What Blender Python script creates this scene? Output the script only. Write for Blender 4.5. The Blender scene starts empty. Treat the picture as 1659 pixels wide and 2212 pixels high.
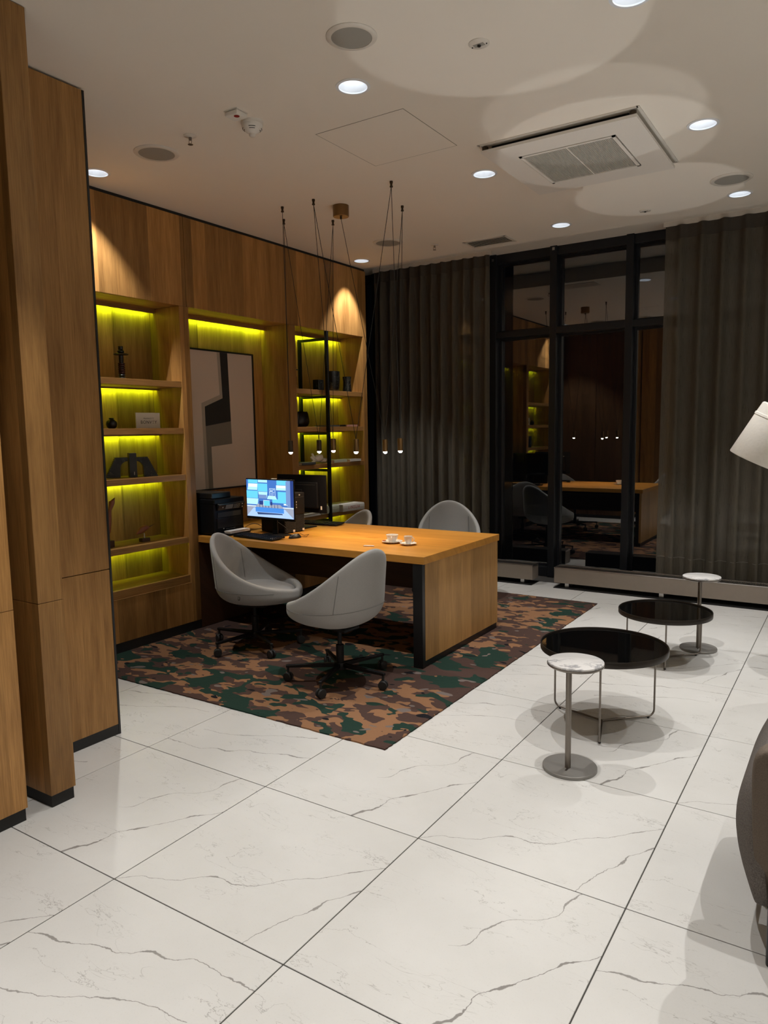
import bpy, bmesh, math, random
from mathutils import Vector, Matrix
random.seed(7)
PI = math.pi
C = bpy.context.scene.collection
sc = bpy.context.scene
# ------------------------------------------------------------------ camera, world, lights, exposure
F_PX = 1572.9
cam_d = bpy.data.cameras.new('camera'); cam = bpy.data.objects.new('camera', cam_d); C.objects.link(cam)
cam_d.sensor_fit = 'VERTICAL'; cam_d.sensor_height = 24.0; cam_d.lens = F_PX / 2212 * 24.0
cam_d.clip_start = 0.02; cam_d.clip_end = 60
RIGHT = Vector((0.83785022, 0.54568142, -0.0154529)); UP = Vector((-0.04848129, 0.10257484, 0.99354314)); FWD = Vector((-0.54374311, 0.83169116, -0.11239769))
m = Matrix((RIGHT, UP, -FWD)).transposed().to_4x4(); m.translation = Vector((2.1798, -1.5179, 1.5946))
cam.matrix_world = m
sc.camera = cam
w = bpy.data.worlds.new('night'); sc.world = w; w.use_nodes = True
w.node_tree.nodes['Background'].inputs[0].default_value = (0.010, 0.012, 0.016, 1)
w.node_tree.nodes['Background'].inputs[1].default_value = 0.05
sc.view_settings.view_transform = 'Standard'; sc.view_settings.look = 'None'
sc.view_settings.gamma = 1; sc.view_settings.use_curve_mapping = False
sc.view_settings.exposure = 0.0
cy = sc.cycles
cy.use_denoising = True
try: cy.denoiser = 'OPENIMAGEDENOISE'
except Exception: pass
cy.max_bounces = 10; cy.diffuse_bounces = 7; cy.glossy_bounces = 4; cy.transmission_bounces = 6; cy.transparent_max_bounces = 10
cy.sample_clamp_indirect = 6; cy.sample_clamp_direct = 0; cy.caustics_reflective = False; cy.caustics_refractive = False
cy.blur_glossy = 0.5
CEIL = 3.265
P_DOWN = 126.0          # watts of one ceiling downlight
P_DESKLAMP = 7.0       # watts of one pendant lamp
P_LED = 3.3            # watts per metre of shelf strip
P_BOUNCE = 30.0         # watts of each spot added in place of a table top's reflection
P_FILL = 22.0             # watts of each unseen lamp added to brighten the ceiling
COL_DOWN = (1.0, 0.975, 0.94)
COL_PEND = (1.0, 0.72, 0.45)
COL_LED = (0.52, 1.0, 0.01)

def spot(name, loc, target, power, col, size_deg, blend, radius=0.02, parent=None):
    d = bpy.data.lights.new(name, 'SPOT'); o = bpy.data.objects.new(name, d); C.objects.link(o)
    d.energy = power; d.color = col; d.spot_size = math.radians(size_deg); d.spot_blend = blend; d.shadow_soft_size = radius
    o.location = loc
    o.rotation_euler = (Vector(target) - Vector(loc)).to_track_quat('-Z', 'Y').to_euler()
    return o

# ------------------------------------------------------------------ node helpers
class NT:
    def __init__(s, name):
        s.m = bpy.data.materials.new(name); s.m.use_nodes = True; s.t = s.m.node_tree; s.n = s.t.nodes; s.l = s.t.links
        s.b = s.n['Principled BSDF']
        s.out = s.n['Material Output']
    def node(s, t, **k):
        x = s.n.new(t)
        for a, v in k.items(): setattr(x, a, v)
        return x
    def link(s, a, b): s.l.new(a, b)
    def put(s, v, sock):
        if isinstance(v, bpy.types.NodeSocket): s.l.new(v, sock)
        elif v is not None: sock.default_value = v
    def math(s, op, a, b=None, c=None, clamp=False):
        x = s.node('ShaderNodeMath', operation=op); x.use_clamp = clamp
        s.put(a, x.inputs[0]); s.put(b, x.inputs[1]); s.put(c, x.inputs[2]); return x.outputs[0]
    def coord(s, kind='Object'):
        return s.node('ShaderNodeTexCoord').outputs[kind]
    def sep(s, v):
        x = s.node('ShaderNodeSeparateXYZ'); s.link(v, x.inputs[0]); return x.outputs
    def comb(s, a, b, c):
        x = s.node('ShaderNodeCombineXYZ'); s.put(a, x.inputs[0]); s.put(b, x.inputs[1]); s.put(c, x.inputs[2]); return x.outputs[0]
    def noise(s, vec, scale, detail=3, rough=0.5, dist=0.0):
        x = s.node('ShaderNodeTexNoise'); s.link(vec, x.inputs['Vector']); x.inputs['Scale'].default_value = scale
        x.inputs['Detail'].default_value = detail; x.inputs['Roughness'].default_value = rough; x.inputs['Distortion'].default_value = dist
        return x.outputs['Fac']
    def mix(s, f, a, b):
        x = s.node('ShaderNodeMix', data_type='RGBA'); s.put(f, x.inputs[0])
        for v, i in ((a, 6), (b, 7)):
            if isinstance(v, bpy.types.NodeSocket): s.l.new(v, x.inputs[i])
            else: x.inputs[i].default_value = (*v[:3], 1)
        return x.outputs[2]
    def ramp(s, f, stops, interp='LINEAR'):
        x = s.node('ShaderNodeValToRGB'); s.link(f, x.inputs[0]); r = x.color_ramp; r.interpolation = interp
        while len(r.elements) < len(stops): r.elements.new(0.5)
        for e, (p, c) in zip(r.elements, stops): e.position = p; e.color = (*c[:3], 1)
        return x.outputs[0]
    def step(s, v, lo, hi):
        x = s.node('ShaderNodeMapRange', interpolation_type='SMOOTHSTEP'); s.put(v, x.inputs[0])
        s.put(lo, x.inputs[1]); s.put(hi, x.inputs[2]); return x.outputs[0]
    def bump(s, h, strength, dist=0.01):
        x = s.node('ShaderNodeBump'); s.link(h, x.inputs['Height']); x.inputs['Strength'].default_value = strength
        x.inputs['Distance'].default_value = dist; s.link(x.outputs[0], s.b.inputs['Normal'])
    def col(s, v): s.put(v if isinstance(v, bpy.types.NodeSocket) else (*v[:3], 1), s.b.inputs['Base Color'])

def plain(name, c, rough=0.5, metal=0.0, spec=0.5, var=0.06, scale=30, bump=0.0):
    t = NT(name); v = t.coord()
    n = t.noise(v, scale, 4)
    t.col(t.mix(n, [x * (1 - var) for x in c], [min(1, x * (1 + var)) for x in c]))
    t.b.inputs['Roughness'].default_value = rough; t.b.inputs['Metallic'].default_value = metal
    t.b.inputs['Specular IOR Level'].default_value = spec
    if bump: t.bump(n, bump, 0.002)
    return t.m

def emit(name, c, strength):
    t = NT(name); t.b.inputs['Base Color'].default_value = (0, 0, 0, 1)
    t.b.inputs['Emission Color'].default_value = (*c, 1); t.b.inputs['Emission Strength'].default_value = strength
    return t.m

def wood(name, along, strip, c1, c2, stripw=0.13, rough=0.42, seed=0.0, svar=0.42):
    """along: grain axis 0/1/2; strip: tuple of axes summed for the veneer strips"""
    t = NT(name); o = t.sep(t.coord())
    ac = [i for i in range(3) if i != along]
    sv = o[strip[0]] if len(strip) == 1 else t.math('ADD', o[strip[0]], o[strip[1]])
    sv = t.math('ADD', sv, seed * 1.37 + 50)
    wob = t.math('MULTIPLY', t.noise(t.comb(sv, 0.0, 0.0), 3.1, 1), 0.9)
    q = t.math('ADD', t.math('DIVIDE', sv, stripw), wob)
    idx = t.math('FLOOR', q)
    wn = t.node('ShaderNodeTexWhiteNoise', noise_dimensions='1D'); t.link(idx, wn.inputs['W']); wv = wn.outputs['Value']
    sh = t.math('MULTIPLY', wv, 17.0)
    vec = t.comb(t.math('MULTIPLY', t.math('ADD', o[ac[0]], o[ac[1]]), 1.0), sh, t.math('MULTIPLY', o[along], 0.035))
    fine = t.noise(vec, 170, 5, 0.65)
    vec2 = t.comb(t.math('ADD', o[ac[0]], o[ac[1]]), sh, t.math('MULTIPLY', o[along], 0.10))
    fig = t.noise(vec2, 13, 3, 0.5, 0.5)
    f = t.math('ADD', t.math('MULTIPLY', fine, 0.5), t.math('MULTIPLY', fig, 0.5))
    base = t.ramp(f, [(0.30, c1), (0.52, [(a + b) / 2 for a, b in zip(c1, c2)]), (0.72, c2)])
    k = t.math('ADD', t.math('MULTIPLY', wv, svar), 1 - svar / 2)
    mul = t.node('ShaderNodeVectorMath', operation='SCALE'); t.link(base, mul.inputs[0]); t.link(k, mul.inputs['Scale'])
    t.col(mul.outputs[0]); t.b.inputs['Roughness'].default_value = rough
    t.b.inputs['Specular IOR Level'].default_value = 0.35
    t.bump(fine, 0.12, 0.001)
    return t.m

OAK1, OAK2 = (0.185, 0.085, 0.022), (0.50, 0.265, 0.085)
M = {}
M['oak_v'] = wood('oak veneer upright', 2, (0, 1), OAK1, OAK2, 0.14, svar=.6)
M['oak_v2'] = wood('oak veneer upright dull', 2, (0, 1), [x * .9 for x in OAK1], [x * .9 for x in OAK2], 0.12, seed=3)
M['oak_y'] = wood('oak edge along wall', 1, (2,), OAK1, OAK2, 0.4, seed=5)
M['oak_x'] = wood('oak desk top', 0, (1,), (0.40, 0.170, 0.028), (0.66, 0.32, 0.062), 0.15, rough=0.36, seed=9, svar=0.22)
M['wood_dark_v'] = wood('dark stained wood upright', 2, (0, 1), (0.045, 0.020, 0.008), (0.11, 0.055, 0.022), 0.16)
M['oak_end'] = wood('oak desk end', 2, (0, 1), (0.29, 0.150, 0.045), (0.62, 0.35, 0.125), 0.17, seed=4)
M['oak_dark'] = wood('dark stained wood', 0, (1,), (0.05, 0.022, 0.01), (0.09, 0.04, 0.018), 0.2)
M['black'] = plain('black lacquer', (0.008, 0.008, 0.009), 0.35)
M['black_matt'] = plain('matt black', (0.012, 0.012, 0.012), 0.7)
M['steel_black'] = plain('black steel', (0.012, 0.012, 0.013), 0.45, 0.6)
M['plastic'] = plain('black plastic', (0.004, 0.004, 0.005), 0.5, spec=.2)
M['white_paint'] = plain('white paint', (0.72, 0.69, 0.64), 0.6, bump=0.02, scale=200)
M['ceil'] = plain('ceiling paint', (0.80, 0.755, 0.68), 0.85, spec=0.1, var=0.015, scale=3)
M['wall'] = plain('wall paint', (0.76, 0.73, 0.68), 0.85, spec=0.1, var=0.02, scale=3)
M['grille_cloth'] = plain('speaker mesh', (0.30, 0.29, 0.26), 0.7, var=0.15, scale=900)
M['trim'] = plain('trim plastic', (0.66, 0.62, 0.56), 0.5)
M['reflector'] = plain('reflector', (0.85, 0.88, 0.92), 0.25)
M['bronze'] = plain('bronze', (0.22, 0.13, 0.055), 0.35, 0.9)
M['bronze_dark'] = plain('dark bronze', (0.05, 0.035, 0.02), 0.4, 0.7)
M['gunmetal'] = plain('brushed gunmetal', (0.22, 0.195, 0.17), 0.38, 1.0, scale=60)
M['rim'] = plain('bronze black rim', (0.030, 0.024, 0.019), 0.38, 0.5)
M['dark_glass'] = plain('black glass', (0.002, 0.002, 0.002), 0.02, 0, 0.6, 0.0)
M['ceramic'] = plain('white china', (0.80, 0.78, 0.74), 0.15, var=0.01)
M['paper'] = plain('paper', (0.72, 0.68, 0.66), 0.7, var=0.03)
M['pages'] = plain('book pages', (0.50, 0.44, 0.38), 0.8, var=0.12, scale=300)
M['frame_dark'] = plain('anthracite aluminium', (0.020, 0.022, 0.027), 0.35, 0.4)
M['rubber'] = plain('rubber', (0.015, 0.015, 0.015), 0.65)
M['taupe'] = plain('taupe coated steel', (0.30, 0.255, 0.215), 0.42, 0.3)
M['alu'] = plain('brushed aluminium', (0.62, 0.60, 0.58), 0.28, 1.0, var=0.12, scale=90)
M['red'] = plain('red lens', (0.25, 0.005, 0.01), 0.2)
M['red_print'] = plain('red print', (0.45, 0.05, 0.03), 0.6)
M['green_cover'] = plain('pale green cover', (0.45, 0.48, 0.38), 0.5)
M['pink_cover'] = plain('pink cover', (0.55, 0.28, 0.22), 0.5)
M['slate_cover'] = plain('slate cover', (0.06, 0.065, 0.07), 0.5)
M['grey_print'] = plain('grey print', (0.16, 0.145, 0.12), 0.6)
M['lgrey_print'] = plain('light grey print', (0.34, 0.30, 0.25), 0.6)
M['canvas'] = plain('off white print', (0.56, 0.47, 0.40), 0.6, var=0.02)
M['gold'] = plain('gilt studs', (0.55, 0.50, 0.35), 0.4, 0.5)
M['carved'] = plain('carved wood', (0.25, 0.075, 0.028), 0.45, var=0.25, scale=20)
M['lamp_on'] = emit('downlight glow', (0.93, 0.97, 1.0), 6.0)
M['bulb'] = emit('bulb glow', (1.0, 0.95, 0.85), 18.0)
M['led'] = emit('led glow', (1.0, 1.0, 0.12), 1.6)
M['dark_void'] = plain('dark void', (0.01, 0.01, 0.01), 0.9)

def fabric(name, c1, c2, scale=420, rough=0.95, bump=0.35):
    t = NT(name); v = t.coord(); o = t.sep(v)
    wx = t.math('SINE', t.math('MULTIPLY', t.math('ADD', o[0], o[1]), scale * 2.2))
    wz = t.math('SINE', t.math('MULTIPLY', o[2], scale * 2.2))
    weave = t.math('MULTIPLY', t.math('ADD', t.math('MULTIPLY', wx, wz), 1.0), 0.5)
    n = t.noise(v, scale * .8, 3)
    f = t.math('ADD', t.math('MULTIPLY', weave, 0.45), t.math('MULTIPLY', n, 0.55))
    t.col(t.mix(f, c1, c2)); t.b.inputs['Roughness'].default_value = rough; t.b.inputs['Specular IOR Level'].default_value = 0.15
    try: t.b.inputs['Sheen Weight'].default_value = 0.15
    except Exception: pass
    t.bump(f, bump, 0.0015)
    return t.m
M['fabric'] = fabric('grey wool', (0.23, 0.227, 0.22), (0.45, 0.447, 0.437))
M['seam'] = fabric('seam thread', (0.12, 0.118, 0.115), (0.20, 0.197, 0.19))
M['tweed'] = plain('dark tweed', (0.135, 0.12, 0.11), .95, spec=.1, var=.85, scale=260, bump=.8)
M['brown_cloth'] = plain('brown upholstery', (0.14, 0.112, 0.09), .95, spec=.1, var=.5, scale=420, bump=.6)
M['shade_cloth'] = plain('white textured shade', (0.84, 0.82, 0.77), 0.85, var=0.05, scale=60, bump=0.5)

def sheer():
    t = NT('sheer curtain'); v = t.coord(); o = t.sep(v)
    n = t.noise(t.comb(t.math('MULTIPLY', o[0], 1.0), t.math('MULTIPLY', o[2], 0.02), 0.0), 420, 3, 0.7)
    col = t.mix(n, (0.12, 0.106, 0.083), (0.21, 0.187, 0.15))
    d = t.node('ShaderNodeBsdfDiffuse'); t.link(col, d.inputs[0])
    tr = t.node('ShaderNodeBsdfTransparent')
    tl = t.node('ShaderNodeBsdfTranslucent'); t.link(col, tl.inputs[0])
    a = t.node('ShaderNodeMixShader'); a.inputs[0].default_value = 0.25; t.link(d.outputs[0], a.inputs[1]); t.link(tl.outputs[0], a.inputs[2])
    b = t.node('ShaderNodeMixShader'); t.put(t.math('ADD', t.math('MULTIPLY', n, 0.3), 0.62), b.inputs[0])
    t.link(tr.outputs[0], b.inputs[1]); t.link(a.outputs[0], b.inputs[2]); t.link(b.outputs[0], t.out.inputs[0])
    return t.m
M['sheer'] = sheer()
M['curtain_tape'] = plain('curtain heading', (0.055, 0.046, 0.036), 0.9, var=0.3, scale=120)

def glass():
    t = NT('window glass'); t.b.inputs['Base Color'].default_value = (0.92, 0.95, 0.95, 1); t.b.inputs['Roughness'].default_value = 0.0
    t.b.inputs['Transmission Weight'].default_value = 1.0; t.b.inputs['IOR'].default_value = 2.2
    return t.m
M['glass'] = glass()

def stone(kind):
    """pale porcelain tile; the printed grey veins follow curves drawn once per tile pattern (tile units 0..1)"""
    VE = {1: [('u', [(0, 0), (.08, .07), (.17, .105), (.25, .14), (.32, .21), (.39, .255), (.49, .26), (.58, .30), (.68, .41), (.81, .51), (.89, .605), (1, .71)], 0, 1, 1.0),
              ('v', [(0, .79), (.09, .81), (.21, .85), (.30, .90), (.37, .91), (.44, .955), (.52, 1.0)], 0, .52, .8)],
          2: [('v', [(0, .60), (.06, .62), (.13, .67), (.24, .68), (.35, .76), (.44, .825), (.52, .87), (.59, .92), (.64, .98), (.70, 1.0)], 0, .7, 1.3),
              ('v', [(.42, .48), (.45, .53), (.57, .56), (.67, .615), (.75, .73), (.83, .785), (.90, .785), (1, .82)], .42, 1, .7)],
          3: [('u', [(0, .59), (.05, .61), (.17, .63), (.31, .69), (.44, .72), (.52, .78), (.61, .79), (.70, .84), (.8, .84), (1, .845)], 0, 1, .8),
              ('u', [(.15, .34), (.25, .38), (.38, .43), (.57, .54), (.74, .60), (.86, .61), (1, .64)], .15, .9, .6)]}[kind]
    t = NT('porcelain tile pattern %d' % kind); o = t.sep(t.coord())
    u = t.math('DIVIDE', o[0], 0.8); v = t.math('DIVIDE', o[1], 0.8)
    uv = t.comb(u, v, kind * 3.3)
    cloud = t.noise(uv, 2.2, 5, 0.6); speck = t.noise(uv, 130, 3, 0.7)
    col = t.mix(cloud, (0.50, 0.492, 0.468), (0.605, 0.60, 0.585))
    col = t.mix(t.math('MULTIPLY', t.step(speck, .56, .75), .22), col, (0.34, 0.31, 0.28))
    wig = t.math('MULTIPLY', t.math('SUBTRACT', t.noise(uv, 22, 3, .6), .5), .030)
    wid = t.noise(uv, 7, 2)
    total = None
    for ax, pts, lo, hi, st in VE:
        a, b = (u, v) if ax == 'u' else (v, u)
        fc = t.node('ShaderNodeFloatCurve'); cu = fc.mapping.curves[0]
        cu.points[0].location = pts[0]; cu.points[1].location = pts[-1]
        for p_ in pts[1:-1]: cu.points.new(*p_)
        fc.mapping.update(); t.link(a, fc.inputs['Value'])
        d = t.math('ABSOLUTE', t.math('SUBTRACT', t.math('ADD', b, wig), fc.outputs[0]))
        wthr = t.math('ADD', t.math('MULTIPLY', t.step(wid, .45, .75), .0075 * st), .0019)
        mk = t.math('SUBTRACT', 1.0, t.step(t.math('DIVIDE', d, wthr), 0.55, 1.25))
        rng = t.math('MULTIPLY', t.math('GREATER_THAN', a, lo - .001), t.math('LESS_THAN', a, hi + .001))
        mk = t.math('MULTIPLY', t.math('MULTIPLY', mk, rng), .56 + .14 * st)
        total = mk if total is None else t.math('MAXIMUM', total, mk)
    # faint hairline veins running the same way
    rot = t.node('ShaderNodeMapping'); t.link(uv, rot.inputs[0]); rot.inputs['Rotation'].default_value = (0, 0, -0.65); rot.inputs['Scale'].default_value = (0.55, 1.6, 1)
    n1 = t.noise(rot.outputs[0], 2.6, 6, 0.62, 0.3)
    hair = t.math('SUBTRACT', 1.0, t.step(t.math('ABSOLUTE', t.math('SUBTRACT', n1, .5)), 0.0, .0045))
    gate = t.step(t.noise(uv, 3.1, 1), .42, .6)
    total = t.math('MAXIMUM', total, t.math('MULTIPLY', t.math('MULTIPLY', hair, gate), .45))
    n2 = t.noise(rot.outputs[0], 4.5, 4, 0.55, 0.8); hair2 = t.math('SUBTRACT', 1.0, t.step(t.math('ABSOLUTE', t.math('SUBTRACT', n2, .47)), 0.0, .0030))
    total = t.math('MAXIMUM', total, t.math('MULTIPLY', t.math('MULTIPLY', hair2, t.step(t.noise(uv, 2.3, 1), .45, .62)), .33))
    t.col(t.mix(total, col, (0.10, 0.088, 0.078)))
    t.b.inputs['Roughness'].default_value = 0.40; t.b.inputs['Specular IOR Level'].default_value = 0.35
    return t.m
M['stone1'], M['stone2'], M['stone3'] = stone(1), stone(2), stone(3)
M['grout'] = plain('dark grout', (0.045, 0.042, 0.038), 0.9)

def marble(name, base, vein, scale, thr=.02):
    t = NT(name); v = t.coord(); n = t.noise(v, scale, 6, .6, .6); g = t.noise(v, scale * .5, 2)
    vn = t.math('SUBTRACT', 1.0, t.step(t.math('ABSOLUTE', t.math('SUBTRACT', n, .5)), 0.0, thr))
    vn = t.math('MULTIPLY', vn, t.step(g, .40, .52))
    t.col(t.mix(vn, base, vein)); t.b.inputs['Roughness'].default_value = .22
    return t.m
M['marble_w'] = marble('white marble', (0.74, 0.73, 0.72), (0.36, 0.36, 0.38), 7, .05)
M['marble_b'] = marble('black marble', (0.006, 0.006, 0.006), (0.05, 0.058, 0.042), 14, .014)

def camo():
    t = NT('camouflage tufted rug'); o = t.sep(t.coord())
    p = t.comb(o[0], t.math('MULTIPLY', o[1], 1.0), 0.0)
    def ns(scale, z, det=2.0, dist=.35):
        return t.noise(t.comb(t.math('MULTIPLY', o[0], .72), t.math('MULTIPLY', o[1], 1.15), z), scale, det, .5, dist)
    brown, tan, green, grey, black = (0.085, 0.050, 0.041), (0.32, 0.165, 0.085), (0.016, 0.046, 0.034), (0.20, 0.165, 0.15), (0.008, 0.010, 0.014)
    reg = ns(0.9, 3.0, 1, 0)
    tn = t.math('ADD', ns(8.5, 0.0), t.math('MULTIPLY', t.math('SUBTRACT', reg, .5), .7))
    col = t.mix(t.step(tn, .552, .558), brown, tan)
    gn = t.math('ADD', ns(6.0, 11.0), t.math('MULTIPLY', t.math('SUBTRACT', ns(0.8, 20.0, 1, 0), .5), .5))
    col = t.mix(t.step(gn, .575, .581), col, green)
    kn = ns(7.5, 31.0); col = t.mix(t.step(kn, .69, .697), col, tan)
    bn = ns(9.0, 41.0, 1); col = t.mix(t.step(bn, .695, .70), col, black)
    yn = ns(10.0, 51.0, 1); col = t.mix(t.step(yn, .70, .705), col, grey)
    pile = t.noise(p, 260, 3, .7)
    col = t.mix(t.math('MULTIPLY', pile, .5), col, (0.02, 0.014, 0.012))
    t.col(col); t.b.inputs['Roughness'].default_value = .95; t.b.inputs['Specular IOR Level'].default_value = .1
    t.bump(pile, .7, .004)
    return t.m
M['camo'] = camo()

# ------------------------------------------------------------------ geometry helpers
def link(name, me, mat=None, parent=None, smooth=False):
    o = bpy.data.objects.new(name, me); C.objects.link(o)
    if mat is not None:
        for k in (mat if isinstance(mat, (list, tuple)) else [mat]): me.materials.append(M[k] if isinstance(k, str) else k)
    if parent is not None: o.parent = parent
    if smooth:
        for p in me.polygons: p.use_smooth = True
    return o
def tag(o, label=None, cat=None, group=None, kind=None):
    if label: o['label'] = label
    if cat: o['category'] = cat
    if group: o['group'] = group
    if kind: o['kind'] = kind
    return o
def thing(name, label, cat, loc=(0, 0, 0), rz=0.0, group=None, rot=None):
    o = bpy.data.objects.new(name, None); o.empty_display_size = .1; C.objects.link(o)
    o.location = loc; o.rotation_euler = rot or (0, 0, rz)
    return tag(o, label, cat, group)
def struct_empty(name):
    o = bpy.data.objects.new(name, None); C.objects.link(o); o['kind'] = 'structure'; return o
def BM(): return bmesh.new()
def box(b, x0, x1, y0, y1, z0, z1, bev=0.0, seg=2, mat=0, xf=None):
    g = bmesh.ops.create_cube(b, size=1.0)
    vs = g['verts']
    for v in vs: v.co = Vector(((x0 + x1) / 2 + v.co.x * (x1 - x0), (y0 + y1) / 2 + v.co.y * (y1 - y0), (z0 + z1) / 2 + v.co.z * (z1 - z0)))
    es = list({e for v in vs for e in v.link_edges}); fs = list({f for v in vs for f in v.link_faces})
    for f in fs: f.material_index = mat
    if bev:
        r = bmesh.ops.bevel(b, geom=es, offset=bev, segments=seg, affect='EDGES', profile=.5)
        vs = list({v for f in r['faces'] for v in f.verts} | {v for v in vs if v.is_valid})
    if xf is not None:
        for v in vs: v.co = xf @ v.co
    return vs
def done(b, name, mat, parent=None, smooth=False, norm=True):
    if norm: bmesh.ops.recalc_face_normals(b, faces=b.faces)
    me = bpy.data.meshes.new(name); b.to_mesh(me); b.free()
    return link(name, me, mat, parent, smooth)
def mbox(name, mat, x0, x1, y0, y1, z0, z1, parent=None, bev=0.0, kind=None):
    b = BM(); box(b, x0, x1, y0, y1, z0, z1, bev); o = done(b, name, mat, parent)
    if kind: o['kind'] = kind
    return o
def lathe(b, prof, seg=32, c=(0, 0, 0), caps=True):
    """prof: list of (radius, z)"""
    rings = []
    for r, z in prof:
        if r < 1e-6: rings.append([b.verts.new((c[0], c[1], c[2] + z))])
        else: rings.append([b.verts.new((c[0] + r * math.cos(2 * PI * i / seg), c[1] + r * math.sin(2 * PI * i / seg), c[2] + z)) for i in range(seg)])
    for a, d in zip(rings, rings[1:]):
        for i in range(seg):
            j = (i + 1) % seg
            if len(a) == 1 and len(d) == 1: continue
            if len(a) == 1: b.faces.new((a[0], d[i], d[j]))
            elif len(d) == 1: b.faces.new((a[i], a[j], d[0]))
            else: b.faces.new((a[i], a[j], d[j], d[i]))
    if caps:
        for rg in (rings[0], rings[-1]):
            if len(rg) > 2:
                try: b.faces.new(rg)
                except Exception: pass
    return [v for rg in rings for v in rg]
def mlathe(name, mat, prof, parent=None, seg=32, c=(0, 0, 0), smooth=True, caps=True):
    b = BM(); lathe(b, prof, seg, c, caps); o = done(b, name, mat, parent)
    if smooth: shade(o.data)
    return o
def shade(me, ang=40):
    for p in me.polygons: p.use_smooth = True
    try: me.set_sharp_from_angle(angle=math.radians(ang))
    except Exception: pass
def tube(b, pts, r, seg=8, rs=None, cap=True):
    pts = [Vector(p) for p in pts]; n = len(pts); rings = []
    up = Vector((0, 0, 1)); ref = None
    for i, p in enumerate(pts):
        d = (pts[min(i + 1, n - 1)] - pts[max(i - 1, 0)]).normalized()
        if ref is None:
            ref = d.cross(up)
            if ref.length < .05: ref = d.cross(Vector((1, 0, 0)))
            ref.normalize()
        ref = (ref - d * ref.dot(d)).normalized(); bi = d.cross(ref)
        rr = rs[i] if rs else r
        rings.append([b.verts.new(p + ref * rr * math.cos(2 * PI * k / seg) + bi * rr * math.sin(2 * PI * k / seg)) for k in range(seg)])
    for a, c in zip(rings, rings[1:]):
        for k in range(seg):
            j = (k + 1) % seg; b.faces.new((a[k], a[j], c[j], c[k]))
    if cap: b.faces.new(rings[0]); b.faces.new(rings[-1])
def mtube(name, mat, pts, r, parent=None, seg=8, rs=None):
    b = BM(); tube(b, pts, r, seg, rs); o = done(b, name, mat, parent); shade(o.data); return o
def prism(b, poly, axis, a0, a1, mat=0):
    """extrude a 2-D polygon along axis; poly coords are the other two axes in order"""
    def P(p, a):
        q = [0, 0, 0]; oth = [i for i in range(3) if i != axis]; q[axis] = a; q[oth[0]], q[oth[1]] = p; return q
    A = [b.verts.new(P(p, a0)) for p in poly]; B = [b.verts.new(P(p, a1)) for p in poly]; n = len(poly)
    fs = [b.faces.new(A), b.faces.new(B)] + [b.faces.new((A[i], A[(i + 1) % n], B[(i + 1) % n], B[i])) for i in range(n)]
    for f in fs: f.material_index = mat
    return fs
def text(name, s, mat, size, mw, parent=None, depth=.0004, space=1.0, align='CENTER'):
    cu = bpy.data.curves.new(name, 'FONT'); cu.body = s; cu.size = size; cu.extrude = depth; cu.align_x = align; cu.align_y = 'CENTER'; cu.space_character = space
    cu.resolution_u = 3
    t = bpy.data.objects.new('tmp', cu); C.objects.link(t); dg = bpy.context.evaluated_depsgraph_get()
    me = bpy.data.meshes.new_from_object(t.evaluated_get(dg)); bpy.data.objects.remove(t)
    me.transform(mw); me.materials.clear()
    return link(name, me, mat, parent)
def frame_mat(origin, xdir, updir):
    x = Vector(xdir).normalized(); y = Vector(updir).normalized(); z = x.cross(y)
    mm = Matrix((x, y, z)).transposed().to_4x4(); mm.translation = Vector(origin); return mm
def dup(root, loc=None, rz=None, label=None, parent=None):
    r = root.copy(); C.objects.link(r)
    if parent is not None: r.parent = parent
    if loc is not None: r.location = loc
    if rz is not None: r.rotation_euler = (0, 0, rz)
    if label: r['label'] = label
    for ch in list(root.children):
        c = ch.copy(); C.objects.link(c); c.parent = r
        for g in list(ch.children):
            d = g.copy(); C.objects.link(d); d.parent = c
    return r

# ================================================================== SETTING
# floor: dark bedding with one object per porcelain tile
fl = mbox('floor', 'grout', -3.2, 5.6, -4.8, 6.1, -.06, -.003); fl['kind'] = 'structure'
tiles = {}
for k in (1, 2, 3):
    b = BM(); g = .0022
    box(b, g, .8 - g, g, .8 - g, -.012, 0, .0012, 1)
    me = bpy.data.meshes.new('tile'); bmesh.ops.recalc_face_normals(b, faces=b.faces); b.to_mesh(me); b.free(); me.materials.append(M['stone%d' % k]); tiles[k] = me
fixed = {(0, 0): 1, (1, 1): 1, (-1, 0): 2, (1, 0): 2, (2, 1): 2, (0, -1): 3, (2, 0): 3, (0, 1): 2, (1, 2): 2, (2, 2): 1, (2, 3): 2, (-1, -1): 1, (1, -1): 1, (1, 3): 3, (0, 2): 3, (2, 4): 3, (1, 4): 1}
for i in range(-4, 7):
    for j in range(-6, 7):
        if i < -2 and j < 1: continue
        k = fixed.get((i, j)) or random.choice((1, 2, 3))
        o = link('tile', tiles[k], None, fl); o.location = (i * .8, j * .8, 0)
        if (i, j) not in fixed and random.random() < .5: o.rotation_euler = (0, 0, PI); o.location = (i * .8 + .8, j * .8 + .8, 0)

DL = [(0.015, 1.575), (1.345, 1.58), (-2.02, 1.59), (0.01, 3.075), (1.355, 3.066), (0.004, 4.57), (1.354, 4.557), (-2.058, 4.626),
      (0.01, .08), (1.345, .08), (2.69, .08), (2.69, 1.58), (2.69, 3.07), (2.69, 4.56), (0.01, -1.42), (1.345, -1.42), (2.69, -1.42)]
# ceiling with round openings for the downlights
HR = .074
b = BM(); hw = .11
xs = sorted({-3.2, 5.6} | {round(x + s * hw, 4) for x, y in DL for s in (-1, 1)}); ys = sorted({-4.8, 4.945} | {round(y + s * hw, 4) for x, y in DL for s in (-1, 1)})
hole_cells = []
for x, y in DL: hole_cells.append((x - hw, x + hw, y - hw, y + hw))
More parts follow.
